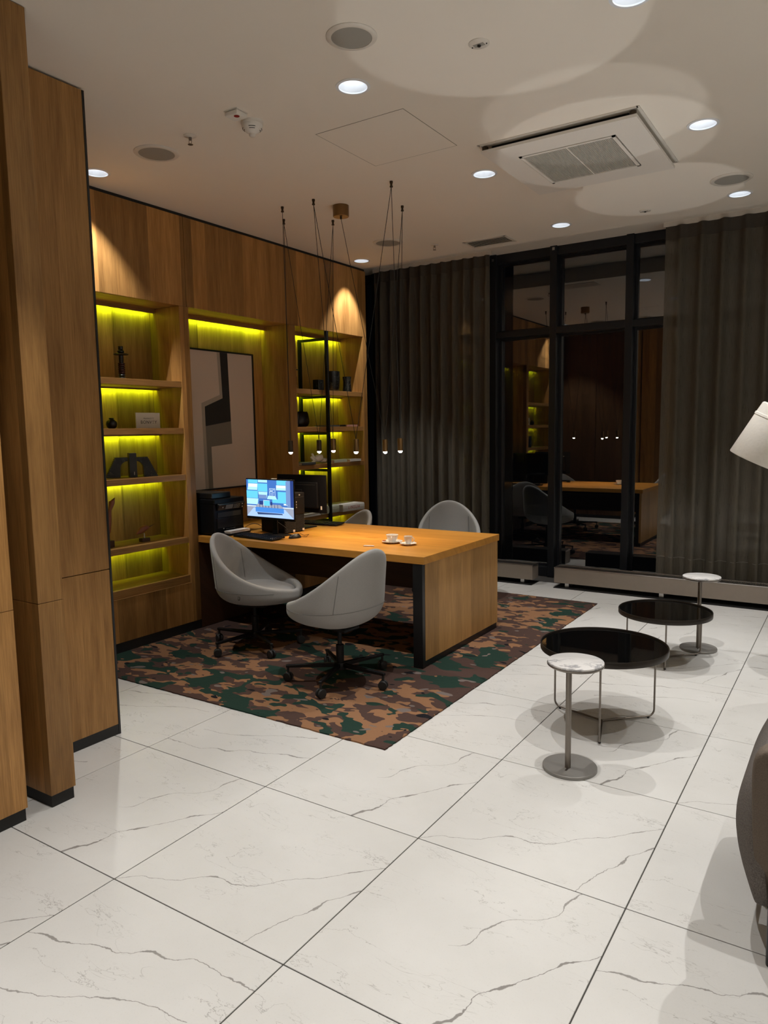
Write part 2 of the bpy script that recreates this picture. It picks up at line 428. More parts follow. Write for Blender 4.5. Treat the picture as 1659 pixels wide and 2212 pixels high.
# plain strips: columns between openings
def uniq(vals, eps=.03):
    out = []
    for v in sorted(vals):
        if not out or v - out[-1] > eps: out.append(v)
    return out
cols = {}
for x, y in DL: cols.setdefault(round(x * 2) / 2 if x < -1 else round(x / 1.345), []).append((x, y))
xedge = [-3.2]; bands = []
for key in sorted(cols, key=lambda k: cols[k][0][0]):
    xc = sum(p[0] for p in cols[key]) / len(cols[key]); lo, hi = xc - .14, xc + .14
    bands.append((xedge[-1], lo, None)); bands.append((lo, hi, cols[key])); xedge.append(hi)
bands.append((xedge[-1], 5.6, None))
def quad(pts, z=CEIL): b.faces.new([b.verts.new((x, y, z)) for x, y in pts])
for x0, x1, holes in bands:
    if not holes: quad([(x0, -4.8), (x1, -4.8), (x1, 4.945), (x0, 4.945)]); continue
    yc = -4.8
    for hx, hy in sorted(holes, key=lambda p: p[1]):
        quad([(x0, yc), (x1, yc), (x1, hy - .14), (x0, hy - .14)]); yc = hy + .14
        N = 48; inner = []; outer = []
        for q in range(N):
            a = 2 * PI * (q + .5) / N; ca, sa = math.cos(a), math.sin(a)
            inner.append(b.verts.new((hx + HR * ca, hy + HR * sa, CEIL)))
            s = 1 / max(abs(ca), abs(sa)); ox = ca * s; oy = sa * s
            px = (x0 + x1) / 2 + ox * (x1 - x0) / 2; py = hy + oy * .14
            outer.append(b.verts.new((px, py, CEIL)))
        for q in range(N):
            r = (q + 1) % N; b.faces.new((inner[q], inner[r], outer[r], outer[q]))
        for cx_, cy_, q in ((x1, hy + .14, N // 8 - 1), (x0, hy + .14, 3 * N // 8 - 1), (x0, hy - .14, 5 * N // 8 - 1), (x1, hy - .14, 7 * N // 8 - 1)):
            b.faces.new((outer[q], b.verts.new((cx_, cy_, CEIL)), outer[(q + 1) % N]))
    quad([(x0, yc), (x1, yc), (x1, 4.945), (x0, 4.945)])
POCK = 3.425
quad([(-3.2, 4.945), (5.6, 4.945), (5.6, 6.1), (-3.2, 6.1)], POCK)
f = b.faces.new([b.verts.new(p) for p in ((-3.2, 4.945, CEIL), (5.6, 4.945, CEIL), (5.6, 4.945, POCK), (-3.2, 4.945, POCK))])
quad([(-3.2, -4.8), (5.6, -4.8), (5.6, 6.1), (-3.2, 6.1)], 3.6)
for f in b.faces: f.material_index = 0
ce = done(b, 'ceiling', 'ceil', norm=False); ce['kind'] = 'structure'
# walls out of view that close the room
mbox('wall_back', 'wall', -1.067, 5.3, -4.6, -4.5, 0, CEIL, kind='structure')
mbox('wall_right', 'wall', 5.2, 5.3, -4.5, 6.0, 0, POCK, kind='structure')

# ---- left wall block with wood cladding (nearest the viewer)
wl = struct_empty('wall_left')
def clad(x0, x1, y0, y1, z0, z1, mat='oak_v', name='panel'): return mbox(name, mat, x0, x1, y0, y1, z0, z1, wl, .0015)
def fin(y0, y1):
    clad(-1.05, -.65, y0, y1, .055, .894); clad(-1.05, -.65, y0, y1, .896, CEIL - .004)
    mbox('plinth', 'black_matt', -1.05, -.658, y0 + .006, y1 - .006, 0, .055, wl)
fin(.174, .290); fin(-.062, .068); fin(-.30, -.17)
for (y0, y1) in ((.292, .826), (-.60, .290), (-1.6, -.602), (-2.6, -1.602), (-4.5, -2.602)):
    clad(-1.092, -1.067, y0, y1, .055, .893, 'oak_v2'); clad(-1.092, -1.067, y0, y1, .897, CEIL - .012, 'oak_v2')
mbox('plinth', 'black_matt', -1.092, -1.067, -4.5, .828, 0, .055, wl)
mbox('corner_trim', 'black', -1.098, -1.065, .826, .838, 0, CEIL - .012, wl)
mbox('wall_core', 'dark_void', -2.7, -1.093, -4.5, .80, 0, CEIL, wl)
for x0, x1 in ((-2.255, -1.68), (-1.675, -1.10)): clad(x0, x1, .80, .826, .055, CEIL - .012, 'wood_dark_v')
mbox('plinth', 'black_matt', -2.255, -1.10, .80, .82, 0, .055, wl)
# ---- fascia panels above the niches
XW = -2.26
for y0, y1, mm in ((.83, 1.298, 'oak_v'), (1.302, 2.511, 'oak_v'), (2.515, 3.692, 'oak_v'), (3.696, 4.98, 'oak_v')):
    mbox('fascia_panel', mm, XW - .02, XW, y0, y1, 2.567 if y0 > 1.2 else .06, CEIL - .024, wl, .0012)
mbox('shadow_gap', 'black_matt', XW - .03, XW - .012, .83, 4.98, CEIL - .026, CEIL, wl)
mbox('wall_core', 'dark_void', -2.72, -2.282, .80, 4.96, 2.60, CEIL, wl)
mbox('wall_core', 'dark_void', -2.72, -2.63, .80, 4.96, 0, 2.60, wl)
mbox('plinth', 'black_matt', XW - .03, XW - .012, .83, 1.30, 0, .06, wl)

# ================================================================== BUILT-IN BOOKCASE
XB = -2.60
bc = thing('bookcase', 'built-in oak bookcase with green lit shelves filling the wall behind the desk', 'bookcase')
def part(name, mat, x0, x1, y0, y1, z0, z1, bev=.0012): return mbox(name, mat, x0, x1, y0, y1, z0, z1, bc, bev)
for y0, y1 in ((1.302, 1.35), (2.436, 2.529), (3.722, 3.815), (4.912, 4.98)):
    part('upright_panel', 'oak_v', XB, XW, y0, y1, .08, 2.566)
for y0, y1 in ((1.35, 2.436), (2.529, 3.722), (3.815, 4.912)):
    part('soffit_board', 'oak_y', XB, XW - .021, y0, y1, 2.567, 2.60)
yy = 1.35
for y0, y1 in ((1.35, 1.74), (1.742, 2.09), (2.092, 2.436), (2.529, 2.93), (2.932, 3.32), (3.322, 3.722), (3.815, 4.18), (4.182, 4.55), (4.552, 4.912)):
    part('back_panel', 'oak_v', XB - .012, XB, y0, y1, .08, 2.60, .0008)
SH = [1.990, 1.632, 1.268, .768, .463]
def strip(y0, y1, z):
    s = mbox('led_strip', 'led', XB + .034, XB + .044, y0 + .005, y1 - .005, z - .004, z, bc)
    mbox('led_cover', 'oak_y', XB + .048, XB + .056, y0, y1, z - .012, z + (.023 if z > 2.5 else 0), bc)
    d = bpy.data.lights.new('led_light', 'AREA'); d.shape = 'RECTANGLE'; d.size = y1 - y0 - .02; d.size_y = .012
    d.energy = P_LED * (y1 - y0); d.color = COL_LED; d.spread = PI
    o = bpy.data.objects.new('led_light', d); C.objects.link(o); o.location = (XB + .038, (y0 + y1) / 2, z - .006)
    nrm = Vector((-.90, 0, -.43)).normalized(); yv = Vector((0, 1, 0)); zz = -nrm; xx = yv; y2 = zz.cross(xx)
    mm = Matrix((xx, y2, zz)).transposed().to_4x4(); mm.translation = o.location; o.matrix_world = mm
for y0, y1 in ((1.35, 2.436), (3.815, 4.912)):
    strip(y0, y1, 2.545)
    for z in SH:
        t_ = .045 if z > .5 else .062
        part('shelf', 'oak_y', XB, XW - .008, y0, y1, z - t_, z, .0015)
    for z in SH[:-1]: strip(y0, y1, z - .045)
    part('shelf_base', 'oak_v', XW - .03, XW - .002, y0, y1, .08, .398)
    part('ledge', 'oak_y', XB, XW + .002, y0, y1, .398, .4015)
strip(2.529, 3.722, 2.545)
mbox('plinth', 'black_matt', XW - .04, XW - .004, 1.30, 4.98, 0, .08, bc)

# black steel ladder frame in the right-hand bay
lf = thing('ladder_frame', 'black steel ladder frame standing in the right-hand shelf bay', 'frame', (XW, 4.265, 0))
mbox('post', 'steel_black', .002, .030, -.015, .015, .0, 2.56, lf, .001)
mbox('post', 'steel_black', XB - XW + .003, XB - XW + .031, -.015, .015, .47, 2.50, lf, .001)
for z in (2.485, 1.925, 1.565, 1.2, .70): mbox('crossbar', 'steel_black', XB - XW + .02, .006, -.0125, .0125, z - .0125, z + .0125, lf, .001)

# ================================================================== WINDOW WALL
YG = 5.85
wn = struct_empty('window_1')
MX = [-2.73, -1.97, -1.2, -.53, .235, 1.0, 1.77, 2.54, 3.31, 4.08, 4.85]
for x in MX:
    mbox('mullion', 'frame_dark', x - .036, x + .036, YG, YG + .16, .0, POCK, wn, .003)
mbox('sill_rail', 'frame_dark', -3.0, 5.2, YG + .03, YG + .17, .0, .10, wn, .003)
mbox('head_rail', 'frame_dark', -3.0, 5.2, YG + .03, YG + .17, 3.335, POCK, wn, .003)
for a, c in zip(MX, MX[1:]):
    mbox('transom', 'frame_dark', a + .036, c - .036, YG + .004, YG + .16, 2.55, 2.615, wn, .003)
    for z0, z1 in ((.10, 2.55), (2.615, 3.335)):
        b = BM()
        box(b, a + .036, a + .060, YG + .10, YG + .15, z0, z1); box(b, c - .060, c - .036, YG + .10, YG + .15, z0, z1)
        box(b, a + .06, c - .06, YG + .10, YG + .15, z0, z0 + .022); box(b, a + .06, c - .06, YG + .10, YG + .15, z1 - .022, z1)
        done(b, 'glazing_bead', 'frame_dark', wn)
        mbox('pane', 'glass', a + .055, c - .055, YG + .122, YG + .130, z0 + .015, z1 - .015, wn)
for x, z in ((-.53, 3.395), (-1.2, 3.37)): mbox('fixing_clip', 'alu', x - .012, x + .012, YG - .004, YG, z - .014, z + .014, wn)
mbox('wall_outer', 'black_matt', -3.2, -3.0, 4.98, 6.1, 0, POCK, kind='structure')
mbox('wall_return', 'black_matt', -3.2, -2.63, 4.96, 4.98, 0, POCK, kind='structure')

def curtain(name, label, x0, x1, yc, z0, z1, nf, amp, seed):
    random.seed(seed); t = thing(name, label, 'curtain', (0, 0, 0))
    nx = nf * 14; nz = 14; ph = [random.uniform(-.5, .5) for _ in range(nf + 2)]; am = [random.uniform(.6, 1.25) for _ in range(nf + 2)]
    def Y(u, v):
        k = u * nf; i = int(k) % (nf + 1); fr = k - int(k); a_ = am[i] * (1 - fr) + am[i + 1] * fr; p_ = ph[i] * (1 - fr) + ph[i + 1] * fr
        pinch = 1 - .55 * max(0, (v - .93) / .07)
        return yc + amp * a_ * pinch * (math.sin(2 * PI * k + p_ * (1 - v) * 1.6) + .28 * math.sin(4 * PI * k + 1 + 2 * p_))
    b = BM(); zt = z1 - .115
    g = [[b.verts.new((x0 + (x1 - x0) * (i / nx) + .012 * math.sin(i * .9 + seed) * (1 - j / nz), Y(i / nx, j / nz), z0 + (zt - z0) * j / nz)) for j in range(nz + 1)] for i in range(nx + 1)]
    for i in range(nx):
        for j in range(nz): b.faces.new((g[i][j], g[i + 1][j], g[i + 1][j + 1], g[i][j + 1]))
    done(b, 'curtain_cloth', 'sheer', t, True, False)
    b = BM()
    top = [[b.verts.new((x0 + (x1 - x0) * i / nx, Y(i / nx, 1) - .002 - .006 * abs(math.sin(PI * i / 7)), z)) for z in (zt - .002, z1)] for i in range(nx + 1)]
    for i in range(nx): b.faces.new((top[i][0], top[i + 1][0], top[i + 1][1], top[i][1]))
    done(b, 'heading_tape', 'curtain_tape', t, True, False)
    zh = .35; b = BM(); v_ = (zh - z0) / (zt - z0)
    hem = [[b.verts.new((x0 + (x1 - x0) * i / nx, Y(i / nx, v_) - .003, z + .004 * math.sin(i * .13))) for z in (zh - .002, zh + .002)] for i in range(nx + 1)]
    for i in range(nx): b.faces.new((hem[i][0], hem[i + 1][0], hem[i + 1][1], hem[i][1]))
    done(b, 'hem_stitch', plain('hem thread', (.24, .22, .19), .8), t, False, False)
    # doubled hem below the stitch line
    b = BM(); hm = [[b.verts.new((x0 + (x1 - x0) * i / nx, Y(i / nx, z / zt) + .006, z)) for z in (z0 + .01, zh)] for i in range(nx + 1)]
    for i in range(nx): b.faces.new((hm[i][0], hm[i + 1][0], hm[i + 1][1], hm[i][1]))
    done(b, 'hem', 'sheer', t, True, False)
    mbox('curtain_rail', 'trim', x0 - .02, x1 + .02, yc + .0, yc + .016, z1, POCK, t)
    return t
curtain('curtain', 'dark sheer curtain hanging between the bookcase and the bare window panes', -2.60, -1.15, 5.66, .06, 3.385, 11, .040, 3)
curtain('curtain', 'dark sheer curtain hanging behind the long bench heater and white marble table', .60, 3.3, 5.66, .06, 3.385, 15, .045, 5)
random.seed(11)

def heater(label, x0, x1):
    t = thing('bench_heater', label, 'heater', (x0, 5.40, 0)); L = x1 - x0
    b = BM(); box(b, 0, L, 0, .012, .05, .200); box(b, 0, L, .148, .160, .05, .200); box(b, 0, L, .012, .148, .05, .058); box(b, 0, .010, .012, .148, .058, .200); box(b, L - .010, L, .012, .148, .058, .2)
    done(b, 'casing', 'taupe', t)
    b = BM(); box(b, -.002, L + .002, -.002, .008, .198, .205); box(b, -.002, L + .002, .152, .162, .198, .205); box(b, -.002, .010, .008, .152, .198, .205); box(b, L - .010, L + .002, .008, .152, .198, .205)
    done(b, 'edge_trim', 'alu', t)
    b = BM(); n = int(L / .012)
    for i in range(n): 
        x = .012 + i * .012; box(b, x, x + .005, .008, .152, .188, .201)
    g = done(b, 'top_grille', 'alu', t); g['kind'] = 'stuff'
    for x in ([.12, L - .12] if L < 2 else [.12, 1.02, 1.95, L - .12]): mbox('foot', 'alu', x - .02, x + .02, .03, .06, .0, .05, t); mbox('foot', 'alu', x - .02, x + .02, .11, .14, 0, .05, t)
    fg = thing('floor_grille', label.replace('heater', 'heater').split(' heater')[0] + ' heater shades this dark slotted floor grille', 'grille', (x0 - .0, 5.37, 0))
    mbox('frame', 'steel_black', 0, L, 0, .235, .0005, .004, fg)
    b = BM(); 
    for k in range(9): box(b, .01, L - .01, .012 + k * .025, .022 + k * .025, .004, .007)
    s = done(b, 'slat', 'rubber', fg); s['kind'] = 'stuff'
    return t
heater('long taupe metal bench heater with bright top under the right window', -.322, 3.4)
heater('shorter bench heater partly hidden behind the desk end', -2.45, -.552)

# ================================================================== CEILING FITTINGS
def downlight(i, x, y, label, power=P_DOWN, visible=True):
    t = thing('downlight', label, 'downlight', (x, y, CEIL), 0, 'recessed round downlights')
    mlathe('trim_ring', 'reflector', [(HR - .001, .0), (HR + .011, -.001), (HR + .011, -.004), (HR - .003, -.005), (HR - .003, .002)], t, 40, caps=False)
    mlathe('reflector', 'reflector', [(HR - .001, -.001), (HR - .012, .03), (.044, .075), (.040, .09)], t, 40, caps=False)
    mlathe('lamp_disc', 'lamp_on', [(0, .074), (.0425, .074), (.0425, .088), (0, .088)], t, 32)
    mlathe('housing', 'dark_void', [(HR + .004, .001), (HR + .004, .10), (0, .10)], t, 24, caps=False)
    spot('downlight_beam', (x, y, CEIL + .055), (x, y, 0), power, COL_DOWN, (86 if y < 3 else 70) if x < -1.5 else 62, .5, .012)
LB = ['round downlight between the two upper ceiling speakers, its inner lamp visible', 'round downlight cut off by the top edge of the photo',
      'round downlight half hidden by the tall wood panel on the left', 'round downlight beside the near-left corner of the air conditioner',
      'round downlight right of the air conditioner', 'round downlight in front of the window head, right of the striped vent',
      'round downlight beside the right-hand ceiling speaker', 'small-looking round downlight close to the wood wall near the curtain',
      'round downlight overhead in front of the wood fins, above the picture', 'round downlight overhead above the near floor tiles, beyond the top of the picture',
      'round downlight overhead above the armchair, outside the picture', 'round downlight right of the picture, level with the armchair front',
      'round downlight right of the picture, level with the air conditioner', 'round downlight right of the picture, near the window curtain',
      'round downlight behind the viewer beside the wood cladding', 'round downlight straight behind the viewer', 'round downlight behind the viewer on the right']
for i, (x, y) in enumerate(DL):
    lab = LB[i]
    downlight(i, x, y, lab)

# floor lamps added out of view to lift the ceiling brightness
for ux, uy, lb in ((3.9, -2.6, 'tall uplighter added unseen behind the viewer to the right to brighten the ceiling'), (4.4, 1.6, 'tall uplighter added unseen by the right wall to brighten the ceiling')):
    u_ = thing('fill_uplighter', lb, 'floor lamp', (ux, uy, 0))
    mlathe('base', 'steel_black', [(0, 0), (.15, 0), (.15, .02), (.02, .03), (.012, .05), (.012, 1.80)], u_, 32)
    mlathe('bowl', 'trim', [(.012, 1.79), (.10, 1.82), (.17, 1.90), (.175, 1.91), (.10, 1.84), (.012, 1.82)], u_, 40, caps=False)
    d_ = bpy.data.lights.new('ceiling_fill', 'AREA'); d_.shape = 'DISK'; d_.size = .26; d_.energy = P_FILL; d_.color = COL_DOWN
    o_ = bpy.data.objects.new('ceiling_fill', d_); C.objects.link(o_); o_.location = (ux, uy, 1.92); o_.rotation_euler = (PI, 0, 0)
def speaker(x, y, r, label):
    t = thing('ceiling_speaker', label, 'speaker', (x, y, CEIL), 0, 'round ceiling speakers')
    mlathe('rim', 'trim', [(r, 0), (r, -.004), (r - .008, -.009), (r * .80, -.009), (r * .79, -.004)], t, 48)
    mlathe('grille', 'grille_cloth', [(r * .80, -.003), (r * .79, -.007), (r * .5, -.0095), (0, -.0105)], t, 48)
speaker(.275, 1.2, .110, 'round ceiling speaker at the top centre of the photo')
speaker(-1.442, 1.59, .132, 'round ceiling speaker nearest the tall wood panel on the left')
speaker(-1.466, 4.19, .135, 'round ceiling speaker behind the pendant cords')
speaker(1.351, 4.165, .135, 'round ceiling speaker near the right edge of the photo')

def sprinkler(x, y, label, flush=False):
    t = thing('sprinkler', label, 'sprinkler', (x, y, CEIL), 0)
    if flush:
        mlathe('plate', 'trim', [(.046, 0), (.046, -.003), (.038, -.007), (0, -.007)], t, 32)
        mbox('insert', 'grille_cloth', -.024, .024, -.012, .012, -.0085, -.006, t)
        mlathe('lens', 'black', [(.008, -.007), (.008, -.014), (0, -.016)], t, 14)
        for s in (-1, 1): mlathe('screw', 'steel_black', [(.003, -.006), (.003, -.010), (0, -.010)], t, 8, (s * .034, .004, 0))
    else:
        mlathe('escutcheon', 'trim', [(.036, 0), (.036, -.003), (.02, -.008), (.012, -.010)], t, 28)
        mlathe('body', 'gunmetal', [(.009, -.008), (.009, -.022), (.005, -.026)], t, 12)
        b = BM(); tube(b, [(-.009, 0, -.022), (-.011, 0, -.035), (-.003, 0, -.047)], .0018, 6); tube(b, [(.009, 0, -.022), (.011, 0, -.035), (.003, 0, -.047)], .0018, 6)
        done(b, 'yoke', 'gunmetal', t)
        mlathe('deflector', 'gunmetal', [(0, -.046), (.015, -.047), (.015, -.049), (0, -.049)], t, 14)
sprinkler(.699, 1.564, 'flat round white ceiling sensor plate right of the top speaker', True)
sprinkler(.682, 4.571, 'flat round white ceiling sensor plate near the window head', True)
sprinkler(-1.085, 1.53, 'small white sprinkler with metal head left of the smoke detector')
sprinkler(-1.165, 4.51, 'small sprinkler head beside the striped air vent')

t = thing('smoke_detector', 'white domed smoke detector with dark slots', 'smoke detector', (-.672, 1.595, CEIL))
mlathe('base', 'trim', [(.060, 0), (.060, -.012), (.056, -.016)], t, 40)
mlathe('dome', 'white_paint', [(.056, -.014), (.057, -.026), (.050, -.040), (.033, -.054), (.018, -.062), (.018, -.063)], t, 40)
mlathe('sensor_tip', 'trim', [(.018, -.060), (.0175, -.072), (.012, -.078), (0, -.080)], t, 24)
b = BM()
for k in range(4):
    for r_, z_ in ((.0512, -.0385), (.0435, -.0460)):
        a0 = k * PI / 2 - 1.2; pts = [(r_ * math.cos(a0 + q * .1), r_ * math.sin(a0 + q * .1), z_) for q in range(8)]
        tube(b, pts, .0019, 5)
done(b, 'vent_slot', 'black_matt', t)
t = thing('fire_indicator', 'square white ceiling indicator box with dark red lens', 'indicator', (-.655, 1.455, CEIL), math.radians(2))
mbox('back_plate', 'trim', -.046, .046, -.043, .043, -.004, 0, t, .001)
mbox('case', 'white_paint', -.043, .043, -.040, .040, -.028, -.005, t, .006)
mlathe('lens', 'red', [(.0155, -.026), (.015, -.0295), (0, -.031)], t, 20, (.016, -.012, 0))

t = thing('access_hatch', 'flush square access hatch outlined in the ceiling', 'hatch', (-.205, 2.232, CEIL))
mbox('hatch_door', 'ceil', -.2885, .2885, -.3035, .3035, -.0012, .0, t)
b = BM(); q = .2905; r = .3055
for a in (-1, 1): box(b, a * q - .0014, a * q + .0014, -r, r, -.0009, 0); box(b, -q, q, a * r - .0014, a * r + .0014, -.0009, 0)
done(b, 'joint', 'grey_print', t)

# ceiling cassette air conditioner
t = thing('air_conditioner', 'square white ceiling air conditioner with central mesh grille', 'air conditioner', (.652, 3.10, CEIL))
mbox('duct_box', 'dark_void', -.40, .40, -.43, .43, -.028, -.001, t)
b = BM()
for s in (-1, 1): box(b, s * .462 - .008, s * .462 + .008, -.492, .492, -.006, 0); box(b, -.462, .462, s * .484 - .008, s * .484 + .008, -.006, 0)
done(b, 'ceiling_frame', 'trim', t)
b = BM(); P0, P1 = .452, .474; I0, I1 = .292, .295
box(b, -P0, P0, -P1, -I1, -.046, -.030); box(b, -P0, P0, I1, P1, -.046, -.030); box(b, -P0, -I0, -I1, I1, -.046, -.030); box(b, I0, P0, -I1, I1, -.046, -.030)
done(b, 'fascia', 'white_paint', t)
b = BM(); G0, G1 = .286, .290
box(b, -G0, G0, -G1, -G1 + .018, -.050, -.034); box(b, -G0, G0, G1 - .018, G1, -.050, -.034); box(b, -G0, -G0 + .018, -G1, G1, -.050, -.034); box(b, G0 - .018, G0, -G1, G1, -.050, -.034); box(b, -.003, .003, -G1, G1, -.049, -.036)
gf = done(b, 'grille_frame', 'white_paint', t)
mbox('filter_mesh', 'grille_cloth', -G0 + .015, G0 - .015, -G1 + .015, G1 - .015, -.044, -.040, gf)
b = BM()
for k in range(62):
    x = -.266 + k * .0087; box(b, x, x + .0022, -.27, .27, -.0475, -.0445)
mb = done(b, 'mesh_bars', 'trim', gf); mb['kind'] = 'stuff'
for sx, sy in ((-.43, -.46), (.43, -.46)): mlathe('corner_grommet', 'bronze_dark', [(.018, -.030), (.018, -.010), (0, -.010)], t, 16, (sx, sy, 0))

t = thing('air_vent', 'slatted rectangular ceiling air vent in front of the window', 'vent', (-.712, 4.71, CEIL))
b = BM()
for s in (-1, 1): box(b, s * .2 - .012, s * .2 + .012, -.122, .122, -.006, 0); box(b, -.2, .2, s * .11 - .012, s * .11 + .012, -.006, 0)
done(b, 'frame', 'trim', t)
mbox('duct', 'dark_void', -.19, .19, -.10, .10, -.0015, -.0005, t)
for k in range(6):
    y = -.084 + k * .0335; b = BM(); box(b, -.188, .188, -.013, .013, -.001, .001, xf=Matrix.Translation((0, y, -.006)) @ Matrix.Rotation(.35, 4, 'X')); done(b, 'slat', 'trim', t)

# ---- pendant cluster
CAN = (-1.167, 3.075)
t = thing('ceiling_canopy', 'round bronze ceiling canopy feeding the pendant cords', 'lamp canopy', (*CAN, CEIL))
mlathe('cup', 'bronze', [(.060, 0), (.060, -.078), (.057, -.081), (0, -.081)], t, 40)
mlathe('cord_grip', 'bronze_dark', [(.008, -.080), (.008, -.092), (.004, -.098)], t, 12)
HK = dict(a=(-1.534, 2.836), b=(-1.74, 3.09), c=(-1.236, 2.834), d=(-1.442, 3.341), e=(-.568, 2.838), f=(-.794, 3.347))
for k, lab in dict(a='tiny black ceiling hook furthest left of the cord hooks', b='tiny black ceiling hook close to the wood wall', c='tiny black ceiling hook just left of the bronze canopy and above it',
                   d='tiny black ceiling hook just below the bronze canopy', e='tiny black ceiling hook highest in the photo', f='tiny black ceiling hook furthest right of the cord hooks').items():
    h = thing('cord_hook', lab, 'hook', (*HK[k], CEIL), 0, 'ceiling hooks for the pendant cords')
    mlathe('stem', 'bronze_dark', [(.011, 0), (.011, -.014), (.008, -.016), (.008, -.030), (.011, -.032), (.011, -.040), (0, -.040)], h, 14)
LAMPS = [('a', 'b', 628, 1.515, 'leftmost of the six small pendant lamps above the desk'), ('b', 'd', 694, 1.515, 'second small pendant lamp from the left, in front of the lit shelves'),
         ('c', 'd', 719, 1.525, 'third small pendant lamp from the left, touching the black frame in view'), ('c', 'e', 767, 1.525, 'fourth small pendant lamp from the left, at the right side of the shelves'),
         ('can', 'f', 837, 1.515, 'fifth small pendant lamp from the left, in front of the curtain'), ('e', 'f', 866, 1.525, 'rightmost of the six small pendant lamps')]
HK['can'] = CAN
LXY = [(-1.634, 2.966), (-1.520, 3.19), (-1.30, 3.09), (-.902, 2.836), (-.865, 3.17), (-.681, 3.0925)]
for (h1, h2, px, zt, lab), (lx, ly) in zip(LAMPS, LXY):
    t = thing('pendant_lamp', lab, 'pendant lamp', (lx, ly, zt), 0, 'small metal pendant lamps above the desk')
    mlathe('lamp_shade', 'bronze_dark' if px in (628, 694) else 'bronze', [(.004, .006), (.0195, .004), (.0205, 0), (.0205, -.086), (.0185, -.088), (.0185, -.03), (0, -.03)], t, 24)
    mlathe('bulb', 'bulb', [(0, -.05), (.014, -.052), (.0165, -.087), (.0145, -.096), (.008, -.102), (0, -.104)], t, 20)
    for h in (h1, h2):
        hx, hy = HK[h]; top = (hx - lx, hy - ly, CEIL - zt - (.095 if h == 'can' else .034))
        mtube('cord', 'black_matt', [(0, 0, .004), top], .0022, t, 5)
    spot('pendant_beam', (lx, ly, zt - .11), (lx, ly, 0), P_DESKLAMP, COL_PEND, 130, .6, .015)

# added spots in place of light thrown back by the mirror-black table tops (virtual images of the downlights, sharp-edged like the tops)
def bounce(tc, h, R_, d):
    vx, vy, vz = d[0], d[1], 2 * h - CEIL
    o = Vector((tc[0], tc[1], h + .012)); cxy = (2 * tc[0] - d[0], 2 * tc[1] - d[1], CEIL)
    dist = (Vector(cxy) - o).length; rad = R_ * 2 * .97
    spot('reflection_standin', o, cxy, P_BOUNCE, COL_DOWN, math.degrees(2 * math.atan(rad / dist)), .06, .02)
T1, T2 = (1.08, 2.29), (1.115, 3.60)
bounce(T1, .44, .33, DL[4]); bounce(T1, .44, .33, DL[1]); bounce(T2, .345, .30, DL[4]); bounce(T2, .345, .30, DL[6])

# ================================================================== RUG
def rug():
    x0, x1, y0, y1 = -2.262, .262, 1.390, 4.912; nx, ny = 120, 170; b = BM(); th = .011
    random.seed(4)
    def wob(): return random.uniform(-.0022, .0022)
    g = [[None] * (ny + 1) for _ in range(nx + 1)]
    for i in range(nx + 1):
        for j in range(ny + 1):
            x = x0 + (x1 - x0) * i / nx; y = y0 + (y1 - y0) * j / ny; e = i in (0, nx) or j in (0, ny)
            g[i][j] = b.verts.new((x + (wob() if i in (0, nx) else 0), y + (wob() if j in (0, ny) else 0), th - (.003 if e else 0) + random.uniform(-.0005, .0005)))
    for i in range(nx):
        for j in range(ny): b.faces.new((g[i][j], g[i + 1][j], g[i + 1][j + 1], g[i][j + 1]))
    ring = [g[i][0] for i in range(nx + 1)] + [g[nx][j] for j in range(1, ny + 1)] + [g[i][ny] for i in range(nx - 1, -1, -1)] + [g[0][j] for j in range(ny - 1, 0, -1)]
    low = [b.verts.new((v.co.x, v.co.y, .0005)) for v in ring]; n = len(ring)
    for k in range(n): b.faces.new((ring[k], ring[(k + 1) % n], low[(k + 1) % n], low[k]))
    return tag(done(b, 'rug', 'camo', None, False, False), 'large rug in brown, tan and dark green camouflage blotches under the desk', 'rug')
rug()

# ================================================================== DESK
DZ = .765
dk = thing('desk', 'long oak desk running out from the bookcase niche', 'desk', (0, 0, 0))
mbox('desktop', 'oak_x', XB + .004, -.165, 2.532, 3.719, .715, DZ, dk, .0015)
mbox('end_panel', 'oak_end', -.205, -.178, 2.572, 3.716, .058, .715, dk, .001)
b = BM(); box(b, -.252, -.180, 2.536, 2.571, .012, .714); box(b, -.252, -.206, 3.66, 3.714, .012, .714); box(b, -.252, -.206, 2.571, 3.66, .66, .714)
done(b, 'end_frame', 'black', dk)
mbox('end_plinth', 'black', -.252, -.184, 2.571, 3.712, .012, .057, dk)
mbox('modesty_panel', 'oak_dark', -2.24, -.254, 3.12, 3.138, .40, .714, dk)
mbox('under_rail', 'steel_black', -2.24, -.254, 2.72, 2.76, .675, .714, dk)
mbox('under_rail', 'steel_black', -2.24, -.254, 3.49, 3.53, .675, .714, dk)
mbox('wall_panel', 'oak_dark', -2.30, -2.262, 2.532, 3.718, .012, .714, dk)

